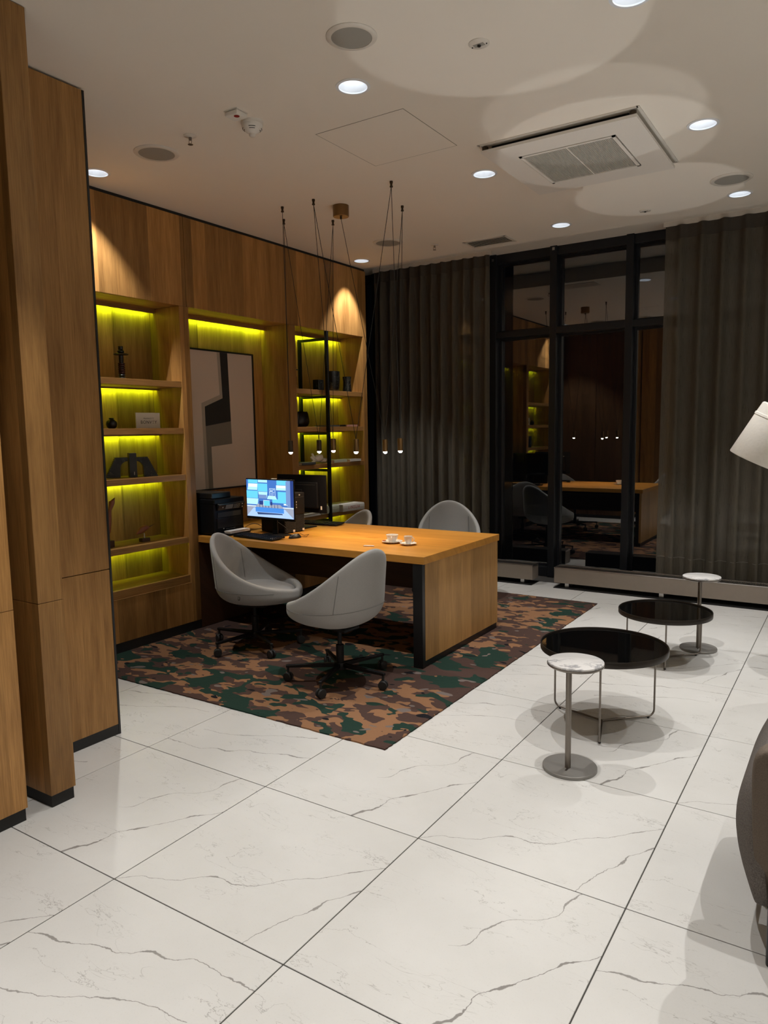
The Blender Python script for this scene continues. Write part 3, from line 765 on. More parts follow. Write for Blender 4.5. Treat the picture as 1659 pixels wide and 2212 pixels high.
# ================================================================== CHAIRS
def shell_pts():
    pass
W_, DB, DF, ZB = .308, .262, .365, .355
def rimh(t): c = max(0.0, (1 + math.cos(t)) / 2); return .480 + .150 * c ** .8 + .243 * c ** 2.3
def spt(t, z, off=0.0, top=False):
    h = rimh(t); u = min(1, max(0, (z - ZB) / min(.165, (h - .02 - ZB) * .72))); p = 2.3
    r = (1 - (1 - u) ** p) ** (1 / p) if u < 1 else 1.0
    d = (DF - DB) / 2 * (1 - math.cos(t)) + DB
    hi = max(0, (z - .50) / .375)
    nar = 1 - .05 * hi
    R_ = r - (off / .3)
    if off and r < .02: R_ = r
    x = -math.cos(t) * d * R_ - .045 * hi * (1 + math.cos(t)) / 2
    y = math.sin(t) * W_ * R_ * nar
    return Vector((x, y, z))
def make_chair(label):
    t = thing('swivel_chair', label, 'chair', (0, 0, 0), 0, 'grey tub chairs around the desk')
    NT_, NS = 48, 14; b = BM(); th = .042
    rings = []
    for s in range(1, NS + 1):
        rg = []
        for k in range(NT_):
            a = 2 * PI * k / NT_; h = rimh(a) - .018; z = ZB + (h - ZB) * (s / NS) ** 1.6; rg.append(b.verts.new(spt(a, z)))
        rings.append(rg)
    # rim roll
    for q in (.25, .5, .75):
        rg = []
        for k in range(NT_):
            a = 2 * PI * k / NT_; h = rimh(a); o_ = spt(a, h - .018); i_ = spt(a, h - .018, th); c_ = (o_ + i_) / 2; hf = (o_ - i_) / 2
            rg.append(b.verts.new(c_ + hf * math.cos(PI * q) + Vector((0, 0, .018 * math.sin(PI * q)))))
        rings.append(rg)
    for s in range(7):
        rg = []
        for k in range(NT_):
            a = 2 * PI * k / NT_; h = rimh(a) - .018; z = h - (h - .425) * s / 6; p_ = spt(a, max(z, .43), th); p_.z = z; rg.append(b.verts.new(p_))
        rings.append(rg)
    for A, B in zip(rings, rings[1:]):
        for k in range(NT_): j = (k + 1) % NT_; b.faces.new((A[k], A[j], B[j], B[k]))
    b.faces.new(rings[0]); b.faces.new(rings[-1])
    o = done(b, 'shell', 'fabric', t, True)
    sd = o.modifiers.new('s', 'SUBSURF'); sd.levels = 1; sd.render_levels = 1
    # seat cushion
    b = BM(); rg_ = []
    for sc_, z in ((.0, .430), (.80, .430), (.93, .438), (.98, .455), (.96, .472), (.86, .484), (.6, .489), (0, .487)):
        if sc_ == 0: rg_.append([b.verts.new((.03, 0, z))]); continue
        rr = []
        for k in range(40):
            a = 2 * PI * k / 40; p_ = spt(a, .50, th + .002); front = max(0, -math.cos(a)); rr.append(b.verts.new((p_.x * sc_ + .004, p_.y * sc_, z - .004 * front)))
        rg_.append(rr)
    for A, B in zip(rg_, rg_[1:]):
        for k in range(40):
            j = (k + 1) % 40
            if len(A) == 1: b.faces.new((A[0], B[j], B[k]))
            elif len(B) == 1: b.faces.new((A[k], A[j], B[0]))
            else: b.faces.new((A[k], A[j], B[j], B[k]))
    done(b, 'seat_cushion', 'fabric', t, True)
    # seams
    b = BM()
    for sgn in (-1, 1):
        a = sgn * .92; pts = []
        for q in range(12): z = .50 + (rimh(a) - .02 - .50) * q / 11; aa = a * (1 - .06 * q / 11); v = spt(aa, z); n_ = Vector((v.x, v.y, 0)).normalized(); pts.append(v + n_ * .0002)
        tube(b, pts, .0016, 5)
        pts = []
        for q in range(10): z = .49 + (rimh(a) - .03 - .49) * q / 9; v = spt(a * .93, z, th + .002); pts.append(v)
        tube(b, pts, .0018, 5)
    pts = []
    for k in range(-30, 31): a = k / 30 * 2.35; v = spt(a, .505 - .035 * (1 - math.cos(a)) / 2); n_ = Vector((v.x, v.y, 0)).normalized(); pts.append(v + n_ * .0002)
    tube(b, pts, .0018, 5)
    done(b, 'seam', 'seam', t)
    v = spt(-1.62, .458); n_ = Vector((v.x, v.y, -.1)).normalized()
    mm = frame_mat(v + n_ * .003, Vector((0, 0, 1)).cross(n_), (0.1, 0, 1)); b = BM(); box(b, -.007, .007, -.016, .016, -.001, .001, xf=mm); g_ = done(b, 'fabric_tag', 'black_matt', t)
    b = BM(); box(b, -.0025, .0025, -.009, .009, .001, .0016, xf=mm); done(b, 'tag_mark', 'grille_cloth', g_)
    # base
    mbox('mechanism', 'steel_black', -.11, .11, -.07, .07, .335, .362, t, .008)
    mlathe('gas_column', 'steel_black', [(.014, .345), (.014, .235), (.025, .232), (.025, .10), (.030, .095), (.030, .072)], t, 20)
    mlathe('hub', 'steel_black', [(.0, .118), (.036, .118), (.040, .11), (.040, .076), (.030, .070), (0, .070)], t, 24)
    for k in range(5):
        a = 2 * PI * k / 5; ca, sa = math.cos(a), math.sin(a); b = BM()
        xf = Matrix.Rotation(a, 4, 'Z')
        vs = box(b, .03, .345, -.015, .015, .088, .114, .003, 1)
        for v in vs:
            f_ = (v.co.x - .03) / .315; v.co.y *= 1 - .30 * f_; v.co.z = .101 + (v.co.z - .101) * (1 - .35 * f_) - .004 * f_
            v.co = xf @ v.co
        leg = done(b, 'base_arm', 'steel_black', t)
        cx_, cy_ = .333 * ca, .333 * sa; b = BM()
        lathe(b, [(.008, .10), (.008, .058), (.011, .055), (.011, .046)], 12, (cx_, cy_, 0))
        sw = a + random.uniform(-.9, .9) + PI / 2
        for s_ in (-1, 1):
            mt = Matrix.Translation((cx_, cy_, .029)) @ Matrix.Rotation(sw, 4, 'Z') @ Matrix.Rotation(PI / 2, 4, 'Y')
            vv = lathe(b, [(0, s_ * .005), (.019, s_ * .005), (.027, s_ * .007), (.029, s_ * .010), (.029, s_ * .017), (.026, s_ * .021), (.0, s_ * .0225)], 22)
            for v in vv: v.co = mt @ v.co
        c_ = done(b, 'caster', 'rubber', leg); shade(c_.data)
    return t
random.seed(21)
ch = make_chair('grey upholstered swivel chair nearest the viewer, seen from behind at the desk')
CH = [((-.53, 2.09, .012), 175, -74), ((-1.51, 2.36, .012), 20, -100), ((-1.11, 4.655, .012), -62, 215), ((-1.79, 3.80, .012), 242, 30)]
LC = [None, 'grey upholstered swivel chair beside the bookcase, its inner back and seat visible', 'grey upholstered swivel chair behind the desk in front of the curtain', 'grey upholstered swivel chair behind the desk beside the lit right-hand shelves']
def place(root, loc, deg, base_deg):
    root.location = loc; root.rotation_euler = (0, 0, math.radians(deg)); d = math.radians(base_deg - deg)
    for c in root.children:
        if c.name.split('.')[0] in ('base_arm',): c.rotation_euler = (0, 0, d)
chairs = [ch] + [dup(ch, label=LC[i]) for i in (1, 2, 3)]
for c_, a_ in zip(chairs, CH): place(c_, *a_)
for c_ in list(chairs[1].children) + list(chairs[3].children):
    if c_.name.split('.')[0] in ('shell', 'seat_cushion', 'seam', 'fabric_tag', 'mechanism'): c_.location.z -= .026

# ================================================================== TABLES
def coffee_table(label, cx_, cy_, R_, H, a0):
    t = thing('coffee_table', label, 'coffee table', (cx_, cy_, 0), 0)
    mlathe('tray_rim', 'rim', [(R_ - .006, H - .034), (R_ - .001, H - .032), (R_, H - .028), (R_, H - .002), (R_ - .001, H), (R_ - .005, H), (R_ - .006, H - .002), (R_ - .006, H - .010)], t, 96, caps=False)
    mlathe('glass_top', 'dark_glass', [(0, H - .016), (R_ - .006, H - .016), (R_ - .006, H - .009), (0, H - .009)], t, 96)
    mlathe('underside', 'rim', [(0, H - .032), (R_ - .006, H - .032), (R_ - .006, H - .016), (0, H - .016)], t, 64)
    rl = R_ - .022
    for k in range(3):
        a = math.radians(a0 + 120 * k); ca, sa = math.cos(a), math.sin(a); zf = .012; pts = [(rl * ca, rl * sa, H - .03), (rl * ca, rl * sa, zf + .035)]
        for q in range(1, 6):
            g_ = q * PI / 10; rr = rl - .035 * (1 - math.cos(g_)); pts.append((rr * ca, rr * sa, zf + .035 * (1 - math.sin(g_))))
        pts.append((.0, .0, zf))
        lg = mtube('leg', 'gunmetal', pts, .0052, t, 10)
        mlathe('foot_pad', 'rubber', [(.006, 0), (.007, .002), (.006, .009)], lg, 12, ((rl - .035) * ca, (rl - .035) * sa, 0))
    return t
coffee_table('larger round black glass coffee table with thin bronze legs, nearer the viewer', *T1, .330, .440, -76)
coffee_table('smaller lower round black glass coffee table nearer the window', *T2, .303, .345, -76)
def side_table(label, px, py, bx, by, tx, ty, H):
    t = thing('side_table', label, 'side table', (px, py, 0), 0)
    mlathe('base', plain('grey coated base', (.25, .24, .225), .45, .4), [(.0, 0), (.123, 0), (.125, .002), (.125, .014), (.123, .016), (0, .016)], t, 64, (bx - px, by - py, 0))
    mlathe('pole', 'gunmetal', [(.0135, .014), (.0135, H - .022)], t, 20)
    mbox('weld_rib', 'gunmetal', .0, .008, -.04, -.012, .016, .019, t)
    mlathe('tray', 'gunmetal', [(0, H - .022), (.120, H - .022), (.128, H - .016), (.129, H - .010), (.124, H - .010)], t, 64, (tx - px, ty - py, 0))
    mlathe('marble_top', 'marble_w', [(0, H - .012), (.124, H - .012), (.127, H - .008), (.1265, H - .001), (.125, H), (0, H)], t, 64, (tx - px, ty - py, 0))
    return t
side_table('white marble topped side table beside the larger black coffee table', 1.108, 1.655, 1.108, 1.682, 1.132, 1.675, .525)
side_table('white marble topped side table in front of the bench heater', 1.278, 3.925, 1.278, 3.94, 1.280, 3.975, .525)

# ================================================================== FLOOR LAMP (right edge)
t = thing('floor_lamp', 'white tilted lamp shade entering at the right edge above the heater', 'floor lamp', (2.06, 3.5, 0))
tilt = math.radians(24.5)
xf = Matrix.Translation((1.497 - 2.06, 0, 1.434)) @ Matrix.Rotation(tilt, 4, 'Y')
Rb, Rt, Hs = .185, .150, .345
def sh_lathe(name, mat, prof, par):
    b = BM(); vs = lathe(b, prof, 64, (Rb, 0, 0), False)
    for v in vs: v.co = xf @ v.co
    o = done(b, name, mat, par); shade(o.data); return o
rr = lambda z: Rb + (Rt - Rb) * z / Hs
shd = sh_lathe('lamp_shade', 'shade_cloth', [(rr(0) - .012, .004), (rr(0) - .002, 0), (rr(0), .003), (rr(.26), .26), (rr(.262) + .004, .262), (rr(.275) + .004, .275), (rr(.278), .278), (rr(.338) - .001, .338), (rr(.345) - .01, .345), (rr(.345) - .014, .342), (rr(.27) - .010, .27), (rr(0) - .012, .004)], t)
sh_lathe('shade_cap', 'shade_cloth', [(0, .341), (rr(.345) - .012, .341), (rr(.345) - .013, .343), (0, .343)], shd)
mtube('pole', 'steel_black', [(.16, .06, .02), (.16, .06, 1.50), (.08, .05, 1.66), (-.22, .0, 1.66)], .011, t, 12)
mlathe('base', 'black', [(0, 0), (.17, 0), (.17, .018), (.02, .024), (.02, .03)], t, 48, (.16, .06, 0))

# ================================================================== ARMCHAIR (bottom right corner)
t = thing('armchair', 'grey brown upholstered armchair entering at the lower right edge', 'armchair', (2.02, .75, 0))
def soft(name, mat, x0, x1, y0, y1, z0, z1, bev, xf=None, fn=None):
    b = BM(); box(b, x0, x1, y0, y1, z0, z1)
    bmesh.ops.subdivide_edges(b, edges=b.edges[:], cuts=5, use_grid_fill=True)
    c_ = Vector(((x0 + x1) / 2, (y0 + y1) / 2, (z0 + z1) / 2)); hx, hy, hz = (x1 - x0) / 2, (y1 - y0) / 2, (z1 - z0) / 2
    for v in b.verts:
        d = v.co - c_; q = Vector((max(-hx + bev, min(hx - bev, d.x)), max(-hy + bev, min(hy - bev, d.y)), max(-hz + bev, min(hz - bev, d.z)))); e = d - q
        if e.length > 1e-6: e = e.normalized() * bev
        v.co = c_ + q + e
        if fn: v.co = fn(v.co)
        if xf: v.co = xf @ v.co
    o = done(b, name, mat, t, True); s = o.modifiers.new('s', 'SUBSURF'); s.levels = 1; s.render_levels = 2; return o
lean = lambda v: Vector((v.x, v.y - .40 * (v.z - .17), v.z))
soft('back_rest', 'brown_cloth', -.052, .74, .055, .17, .125, .74, .045, None, lean)
soft('seat', 'brown_cloth', .02, .70, .16, .78, .16, .42, .05)
def wing(sgn):
    def fn(v):
        kz = 1 - ((v.z - .36) / .26) ** 2; ky = 1 - max(0, (.16 - v.y) / .16) ** 2 * .8
        return Vector((v.x - sgn * .085 * max(0, kz) * ky, v.y - .22 * max(0, v.z - .3), v.z))
    return fn
soft('side_wing', 'tweed', -.035, .03, .02, .72, .14, .60, .03, None, wing(1))
soft('side_wing', 'tweed', .66, .725, .02, .72, .14, .60, .03, None, wing(-1))
for x, y in ((.0, .0), (.70, .0), (.0, .72), (.70, .72)): mlathe('leg', 'black', [(.0, 0), (.013, 0), (.014, .004), (.016, .18)], t, 16, (x + .012, y + .012, 0))

# ================================================================== THINGS ON THE DESK
def xfm(x, y, z, deg): return Matrix.Translation((x, y, z)) @ Matrix.Rotation(math.radians(deg), 4, 'Z')
SCR = dict(navy=(.020, .045, .20), mid=(.05, .16, .50), cyan=(.13, .58, .86), pale=(.42, .75, .90), white=(.75, .90, 1.0), steel=(.16, .26, .52), grey=(.30, .33, .42), dark=(.03, .06, .16), floor=(.38, .55, .88), sofa=(.06, .24, .68))
for k, v in SCR.items(): M['scr_' + k] = emit('screen ' + k, v, 1.3)
def monitor(label, x, y, deg, on):
    t = thing('monitor', label, 'monitor', (x, y, DZ), math.radians(deg))
    Wm, Z0, Z1 = .540, .130, .455                     # local: screen faces -y
    b = BM(); box(b, -Wm / 2, Wm / 2, 0, .012, Z0, Z1, .002, 1); box(b, -.20, .20, .010, .040, Z0 + .04, Z1 - .06, .010, 2); done(b, 'housing', 'plastic', t)
    sx0, sx1, sz0, sz1 = -Wm / 2 + .008, Wm / 2 - .008, Z0 + .020, Z1 - .008
    if on:
        scn = mbox('screen', 'scr_mid', sx0, sx1, -.001, .0005, sz0, sz1, t); w_, h_ = sx1 - sx0, sz1 - sz0
        names = list(SCR); b = BM(); lay = [0]
        def q(u0, v0, u1, v1, col, sk=0.0):
            lay[0] += 1; yv = -.00115 - lay[0] * .00004
            P = [(u0, v0), (u1, v0), (u1 + sk, v1), (u0 + sk, v1)]
            f_ = b.faces.new([b.verts.new((sx0 + w_ * a, yv, sz0 + h_ * c)) for a, c in P]); f_.material_index = names.index(col)
        def pg(pts, col):
            lay[0] += 1; yv = -.00115 - lay[0] * .00004
            f_ = b.faces.new([b.verts.new((sx0 + w_ * a, yv, sz0 + h_ * c)) for a, c in pts]); f_.material_index = names.index(col)
        q(0, .30, .87, 1, 'mid'); q(.87, .30, 1, 1, 'steel'); q(.94, .30, 1, 1, 'navy')
        q(0, 0, 1, .30, 'grey'); q(0, .27, 1, .29, 'white'); q(0, .29, 1, .305, 'steel')
        q(.04, .90, .25, 1, 'cyan'); pg([(.02, .72), (.24, .72), (.25, .89), (.05, .89)], 'pale'); q(.04, .80, .24, .89, 'white'); q(0, .50, .25, .70, 'cyan'); pg([(0, .33), (.24, .33), (.26, .49), (0, .49)], 'pale')
        q(.26, .93, .46, 1, 'pale'); q(.25, .69, .46, .90, 'cyan'); pg([(.28, .50), (.44, .50), (.46, .68), (.26, .68)], 'pale'); q(.27, .50, .44, .60, 'steel')
        q(.66, .88, .87, 1, 'cyan'); pg([(.65, .74), (.87, .74), (.87, .87), (.65, .87)], 'white'); q(.66, .74, .87, .80, 'pale'); q(.68, .40, .88, .70, 'cyan'); q(.56, .40, .70, .50, 'cyan'); pg([(.45, .49), (.66, .49), (.63, .58), (.47, .58)], 'pale'); q(.80, .35, .88, .39, 'white')
        q(.85, .36, .88, .98, 'steel')
        pg([(.02, .04), (.15, .24), (.82, .24), (1, 0), (0, 0)], 'floor'); pg([(.22, .12), (.76, .12), (.78, .09), (.24, .06)], 'dark')
        q(.19, .13, .80, .26, 'sofa'); pg([(.19, .26), (.80, .26), (.73, .35), (.24, .35)], 'grey')
        for k in range(7): u = .28 + k * .065; pg([(u, .26), (u + .012, .26), (u + .004, .35), (u - .004, .35)], 'dark')
        q(.28, .33, .36, .43, 'navy'); q(.52, .33, .56, .42, 'navy'); q(.375, .31, .505, .45, 'cyan'); q(.37, .31, .378, .46, 'white'); q(.37, .445, .505, .455, 'white')
        for u0, v0, u1, v1 in ((.505, .57, .512, .78), (.622, .57, .629, .78), (.505, .57, .629, .58), (.505, .77, .629, .78)): q(u0, v0, u1, v1, 'white')
        pic = done(b, 'screen_picture', ['scr_' + k for k in names], scn, False, False)
        mm = frame_mat((sx0 + w_ * .567, -.0042, sz0 + h_ * .708), (1, 0, 0), (0, 0, 1))
        text('logo_lettering', 'AC', 'scr_white', .036, mm, scn, .00005, .95)
        mm = frame_mat((sx0 + w_ * .567, -.0042, sz0 + h_ * .640), (1, 0, 0), (0, 0, 1)); text('logo_lettering', 'HOTELS', 'scr_white', .0105, mm, scn, .00005)
        mm = frame_mat((sx0 + w_ * .567, -.0042, sz0 + h_ * .605), (1, 0, 0), (0, 0, 1)); text('logo_lettering', 'MARRIOTT', 'scr_white', .0075, mm, scn, .00005)
        mbox('webcam_shutter', 'trim', -.025 + .05, .025 + .05, .0, .012, Z1, Z1 + .006, t)
    else:
        mbox('screen', 'dark_glass', sx0, sx1, -.001, .0005, sz0, sz1, t)
        mbox('vent_line', 'rubber', -.18, .18, .0398, .0405, Z1 - .085, Z1 - .081, t)
        mbox('socket_panel', 'trim', -.225, -.210, .0120, .0128, Z0 + .03, Z0 + .06, t)
    b = BM(); box(b, -.028, .028, .045, .060, .0, .30, .004); box(b, -.035, .035, .012, .05, .24, .33, .004); done(b, 'stand_neck', 'plastic', t)
    b = BM(); box(b, -.115, .115, -.055, .115, .0, .010, .004); done(b, 'stand_foot', 'plastic', t)
    return t
monitor('switched-on monitor showing a blue lounge picture on the desk', -1.725, 2.80, -4, True)
monitor('black monitor seen from behind, back of the desk', -1.855, 3.36, 180, False)

def keyboard(label, x, y, deg, par_cat='keyboard'):
    t = thing('keyboard', label, 'keyboard', (x, y, DZ), math.radians(deg))
    b = BM(); box(b, -.225, .225, -.07, .07, .002, .014, .004); 
    for v in b.verts: v.co.z += max(0, (v.co.y + .07)) * .06
    done(b, 'case', 'plastic', t)
    b = BM(); box(b, -.0075, .0075, -.0075, .0075, 0, .005, .001, 1); me = bpy.data.meshes.new('key'); b.to_mesh(me); b.free(); me.materials.append(M['black'])
    for r in range(6):
        for c in range(21):
            if c in (15, 17) or (r == 5 and c in (3, 4, 5, 7, 8)): continue
            k = link('key', me, None, t); k.location = (-.212 + c * .0212 - .0, -.055 + (5 - r) * .0205, .0145 + (5 - r) * .0205 * .06)
            if r == 5 and c == 6: k.scale = (6.5, 1, 1)
    return t
keyboard('black keyboard at the front edge of the desk below the lit monitor', -1.735, 2.672, -6)
keyboard('black keyboard at the far side of the desk', -1.83, 3.56, 3)
def mouse(x, y, deg):
    t = thing('computer_mouse', 'black computer mouse right of the front keyboard', 'computer mouse', (x, y, DZ), math.radians(deg))
    b = BM(); bmesh.ops.create_uvsphere(b, u_segments=24, v_segments=14, radius=1)
    for v in b.verts:
        v.co.x *= .029; v.co.y *= .055; v.co.z = max(0, v.co.z) * .034 + .002 if v.co.z > 0 else .002 + v.co.z * .002
        v.co.x *= 1 - .12 * abs(v.co.y / .055)
    done(b, 'shell', 'black', t, True)
    mlathe('scroll_wheel', 'rubber', [(0, -.003), (.009, -.003), (.009, .003), (0, .003)], t, 16).matrix_local = Matrix.Translation((0, .030, .025)) @ Matrix.Rotation(PI / 2, 4, 'Y')
    mtube('cable', 'rubber', [(0, .05, .008), (.02, .09, .004), (.035, .10, .02), (.02, .115, .022), (-.06, .12, .004), (-.2, .16, .003)], .0016, t, 6)
mouse(-1.475, 2.80, -20)
def cable(label, pts):
    # a smooth cord through the points
    P = [Vector(p) for p in pts]; out = []
    for i in range(len(P) - 1):
        p0, p1, p2, p3 = P[max(i - 1, 0)], P[i], P[i + 1], P[min(i + 2, len(P) - 1)]
        for k in range(6):
            s = k / 6; out.append(.5 * ((2 * p1) + (-p0 + p2) * s + (2 * p0 - 5 * p1 + 4 * p2 - p3) * s * s + (-p0 + 3 * p1 - 3 * p2 + p3) * s ** 3))
    out.append(P[-1]); return tag(mtube('cable', 'rubber', out, .0026, None, 6), label, 'cable')
cable('black cable looping from the computer towards the printer', [(-1.99, 3.0, .80), (-2.05, 2.96, .83), (-2.12, 2.93, .80), (-2.2, 3.02, .772), (-2.35, 3.1, .772)])
cable('black cable hanging under the lit monitor', [(-1.80, 2.86, .93), (-1.72, 2.88, .87), (-1.66, 2.91, .82), (-1.64, 2.90, .772), (-1.70, 2.87, .768)])
cable('black cable lying behind the computers on the desk', [(-2.0, 3.15, .80), (-2.08, 3.05, .772), (-2.10, 2.98, .775), (-2.22, 3.0, .772), (-2.4, 3.0, .772)])

def computer(label, y0):
    t = thing('desktop_computer', label, 'computer', (-1.69, y0, DZ), math.radians(-10), 'desktop computers side by side')
    b = BM(); box(b, -.30, .0, 0, .115, .004, .325, .003, 1); done(b, 'case', 'plastic', t)
    mbox('front_panel', 'black', .0, .008, .002, .113, .15, .324, t, .002)
    b = BM()
    for r in range(13):
        for c in range(9):
            y = .008 + c * .0115 + (r % 2) * .004; z = .012 + r * .0105; box(b, .0, .006, y, y + .0065, z, z + .0055)
    g = done(b, 'front_mesh', 'slate_cover', t); g['kind'] = 'stuff'
    mbox('sticker', 'paper', .0062, .0072, .086, .106, .010, .028, t)
    mbox('drive_slot', 'rubber', .008, .0088, .012, .100, .285, .290, t)
    for k in range(3): mbox('usb_port', 'grille_cloth', .008, .0087, .022, .030, .20 + k * .022, .212 + k * .022, t)
    mlathe('power_button', 'grille_cloth', [(0, 0), (.007, 0), (.007, .001), (0, .001)], t, 16).matrix_local = Matrix.Translation((.008, .06, .306)) @ Matrix.Rotation(PI / 2, 4, 'Y')
    return t
computer('black desktop computer with mesh front standing nearer the viewer', 2.925)
computer('black desktop computer with mesh front standing behind its twin', 3.045)

# printer
t = thing('printer', 'black multifunction printer in the niche at the left end of the desk', 'printer', (-2.12, 2.575, DZ))
b = BM(); box(b, -.40, .0, 0, .335, .012, .265, .010, 2); done(b, 'body', 'plastic', t)
b = BM(); box(b, -.40, .012, -.002, .337, .255, .296, .006, 1); done(b, 'scanner_lid', 'plastic', t)
b = BM(); box(b, -.38, -.02, .0, .215, .296, .345, .008, 2); done(b, 'document_feeder', 'black', t)
cp = BM(); box(cp, -.012, .012, .03, .325, -.028, .028, .004, 1, xf=Matrix.Translation((.012, 0, .232)) @ Matrix.Rotation(math.radians(24), 4, 'Y')); cpo = done(cp, 'control_panel', 'black', t)
def onp(name, mat, y0, y1, z0, z1):
    b = BM(); box(b, .0121, .0135, y0, y1, z0, z1, xf=Matrix.Translation((.012, 0, .232)) @ Matrix.Rotation(math.radians(24), 4, 'Y')); return done(b, name, mat, cpo)
onp('display', 'grey_print', .11, .19, -.018, .020)
for r in range(3):
    for c in range(4): onp('button', 'grille_cloth', .205 + c * .018, .213 + c * .018, -.018 + r * .014, -.011 + r * .014)
onp('button', 'trim', .290, .300, .010, .018); onp('button', 'trim', .30, .308, -.016, -.009); onp('button', 'trim', .075, .083, -.004, .003)
mbox('output_slot', 'rubber', -.002, .004, .04, .30, .145, .185, t)
mbox('front_flap', 'black', .0, .008, .03, .31, .06, .14, t, .002)
mbox('flap_catch', 'trim', .008, .010, .09, .098, .050, .056, t); mbox('tray_handle', 'black', .0, .014, .11, .22, .045, .053, t)
mbox('paper_tray', 'plastic', -.02, .10, .06, .31, .004, .016, t, .003)
def stack(label, x0, x1, y0, y1, z, n, th, mat='paper', seed=1):
    t = thing('paper_stack', label, 'paper', (x0, y0, z)); random.seed(seed)
    for k in range(n):
        dx, dy = random.uniform(-.004, .004), random.uniform(-.004, .004)
        mbox('sheet', mat, dx, x1 - x0 + dx, dy, y1 - y0 + dy, k * th, k * th + th * .9, t)
    return t
stack('pile of white papers lying on the printer tray', -2.095, -2.025, 2.66, 2.88, DZ + .016, 6, .0035)

# cups, saucers, packet
def cup(label, x, y, r, h, slab, sr, hdir):
    s = thing('saucer', slab, 'saucer', (x, y, DZ), 0)
    mlathe('plate', 'ceramic', [(0, .001), (sr * .45, .001), (sr * .5, .004), (sr, .013), (sr + .001, .0145), (sr, .015), (sr * .52, .007), (0, .006)], s, 48)
    mlathe('foot_ring', 'ceramic', [(sr * .48, 0), (sr * .5, .004), (sr * .44, .004), (sr * .43, 0)], s, 32)
    t = thing('cup', label, 'cup', (x, y, DZ + .0065), math.radians(hdir))
    mlathe('bowl', 'ceramic', [(0, .002), (r * .52, .0), (r * .56, .004), (r * .60, .012), (r * .86, h * .5), (r, h), (r - .003, h), (r * .83, h * .5), (r * .52, .012), (0, .008)], t, 40)
    mlathe('coffee_residue', 'carved', [(0, .0086), (r * .45, .0100), (0, .0102)], t, 24)
    mtube('handle', 'ceramic', [(r * .90, 0, h * .82), (r * 1.18, 0, h * .86), (r * 1.45, 0, h * .70), (r * 1.42, 0, h * .42), (r * 1.12, 0, h * .26), (r * .72, 0, h * .25)], .0032, t, 8)
cup('wide white coffee cup, left of the two on the desk', -.676, 2.955, .046, .055, 'white saucer under the wide cup', .076, -62)
cup('narrow white espresso cup, right of the two on the desk', -.520, 2.925, .032, .058, 'white saucer under the narrow espresso cup', .060, 5)
t = thing('teaspoon', 'steel teaspoon lying on the right saucer', 'spoon', (-.545, 2.885, DZ + .016), math.radians(150))
b = BM(); tube(b, [(0, 0, 0), (.05, 0, .002), (.09, 0, .001)], .0014, 6); bmesh.ops.create_uvsphere(b, u_segments=12, v_segments=8, radius=1, matrix=Matrix.Translation((-.012, 0, 0)) @ Matrix.Diagonal((.015, .009, .002, 1)))
done(b, 'spoon_body', 'alu', t, True)
t = thing('biscuit', 'small orange wrapped biscuit on the left saucer', 'biscuit', (-.728, 2.925, DZ + .013), .4)
mbox('wrapper', plain('orange foil', (.50, .14, .04), .35), -.013, .013, -.008, .008, 0, .008, t, .003)
t = thing('sugar_packet', 'white paper sugar stick on the desk behind the front chair', 'packet', (-.735, 2.735, DZ), .35)
b = BM(); box(b, -.035, .035, -.007, .007, .001, .008, .003, 2); done(b, 'paper_tube', 'paper', t, True)
for s in (-1, 1): mbox('crimped_end', 'ceramic', s * .035 - .004, s * .035 + .004, -.008, .008, .003, .006, t)

# ================================================================== PICTURE IN THE NICHE
t = thing('wall_picture', 'large framed abstract print in black, grey and off-white above the printer', 'picture', (XB + .004, 3.12, 1.09))
def loc(pts): return [(y - 3.12, z - 1.09) for y, z in pts]
Y0, Y1, Z0, Z1 = -.452, .452, 0, 1.215
b = BM(); box(b, 0, .030, Y0, Y0 + .014, Z0, Z1); box(b, 0, .030, Y1 - .014, Y1, Z0, Z1); box(b, 0, .030, Y0 + .014, Y1 - .014, Z0, Z0 + .014); box(b, 0, .030, Y0 + .014, Y1 - .014, Z1 - .014, Z1)
done(b, 'frame', 'black', t)
pr = mbox('print', 'canvas', .004, .020, Y0 + .014, Y1 - .014, Z0 + .014, Z1 - .014, t)
def poly(name, mat, pts, d):
    b = BM(); prism(b, loc(pts), 0, .0199, .0202 + d); return done(b, name, mat, pr)
poly('grey_band', 'lgrey_print', [(3.121, 2.290), (3.160, 2.290), (3.173, 1.893), (2.957, 1.816), (2.968, 1.105), (2.927, 1.105), (2.919, 1.845), (3.138, 1.922)], 0)
poly('grey_area', 'grey_print', [(2.957, 1.648), (3.262, 1.691), (3.268, 1.490), (3.014, 1.469), (3.017, 1.105), (2.966, 1.105)], .0004)
poly('black_area', 'black_matt', [(3.157, 2.290), (3.248, 2.290), (3.262, 1.691), (2.957, 1.648), (2.957, 1.816), (3.171, 1.893)], .0008)

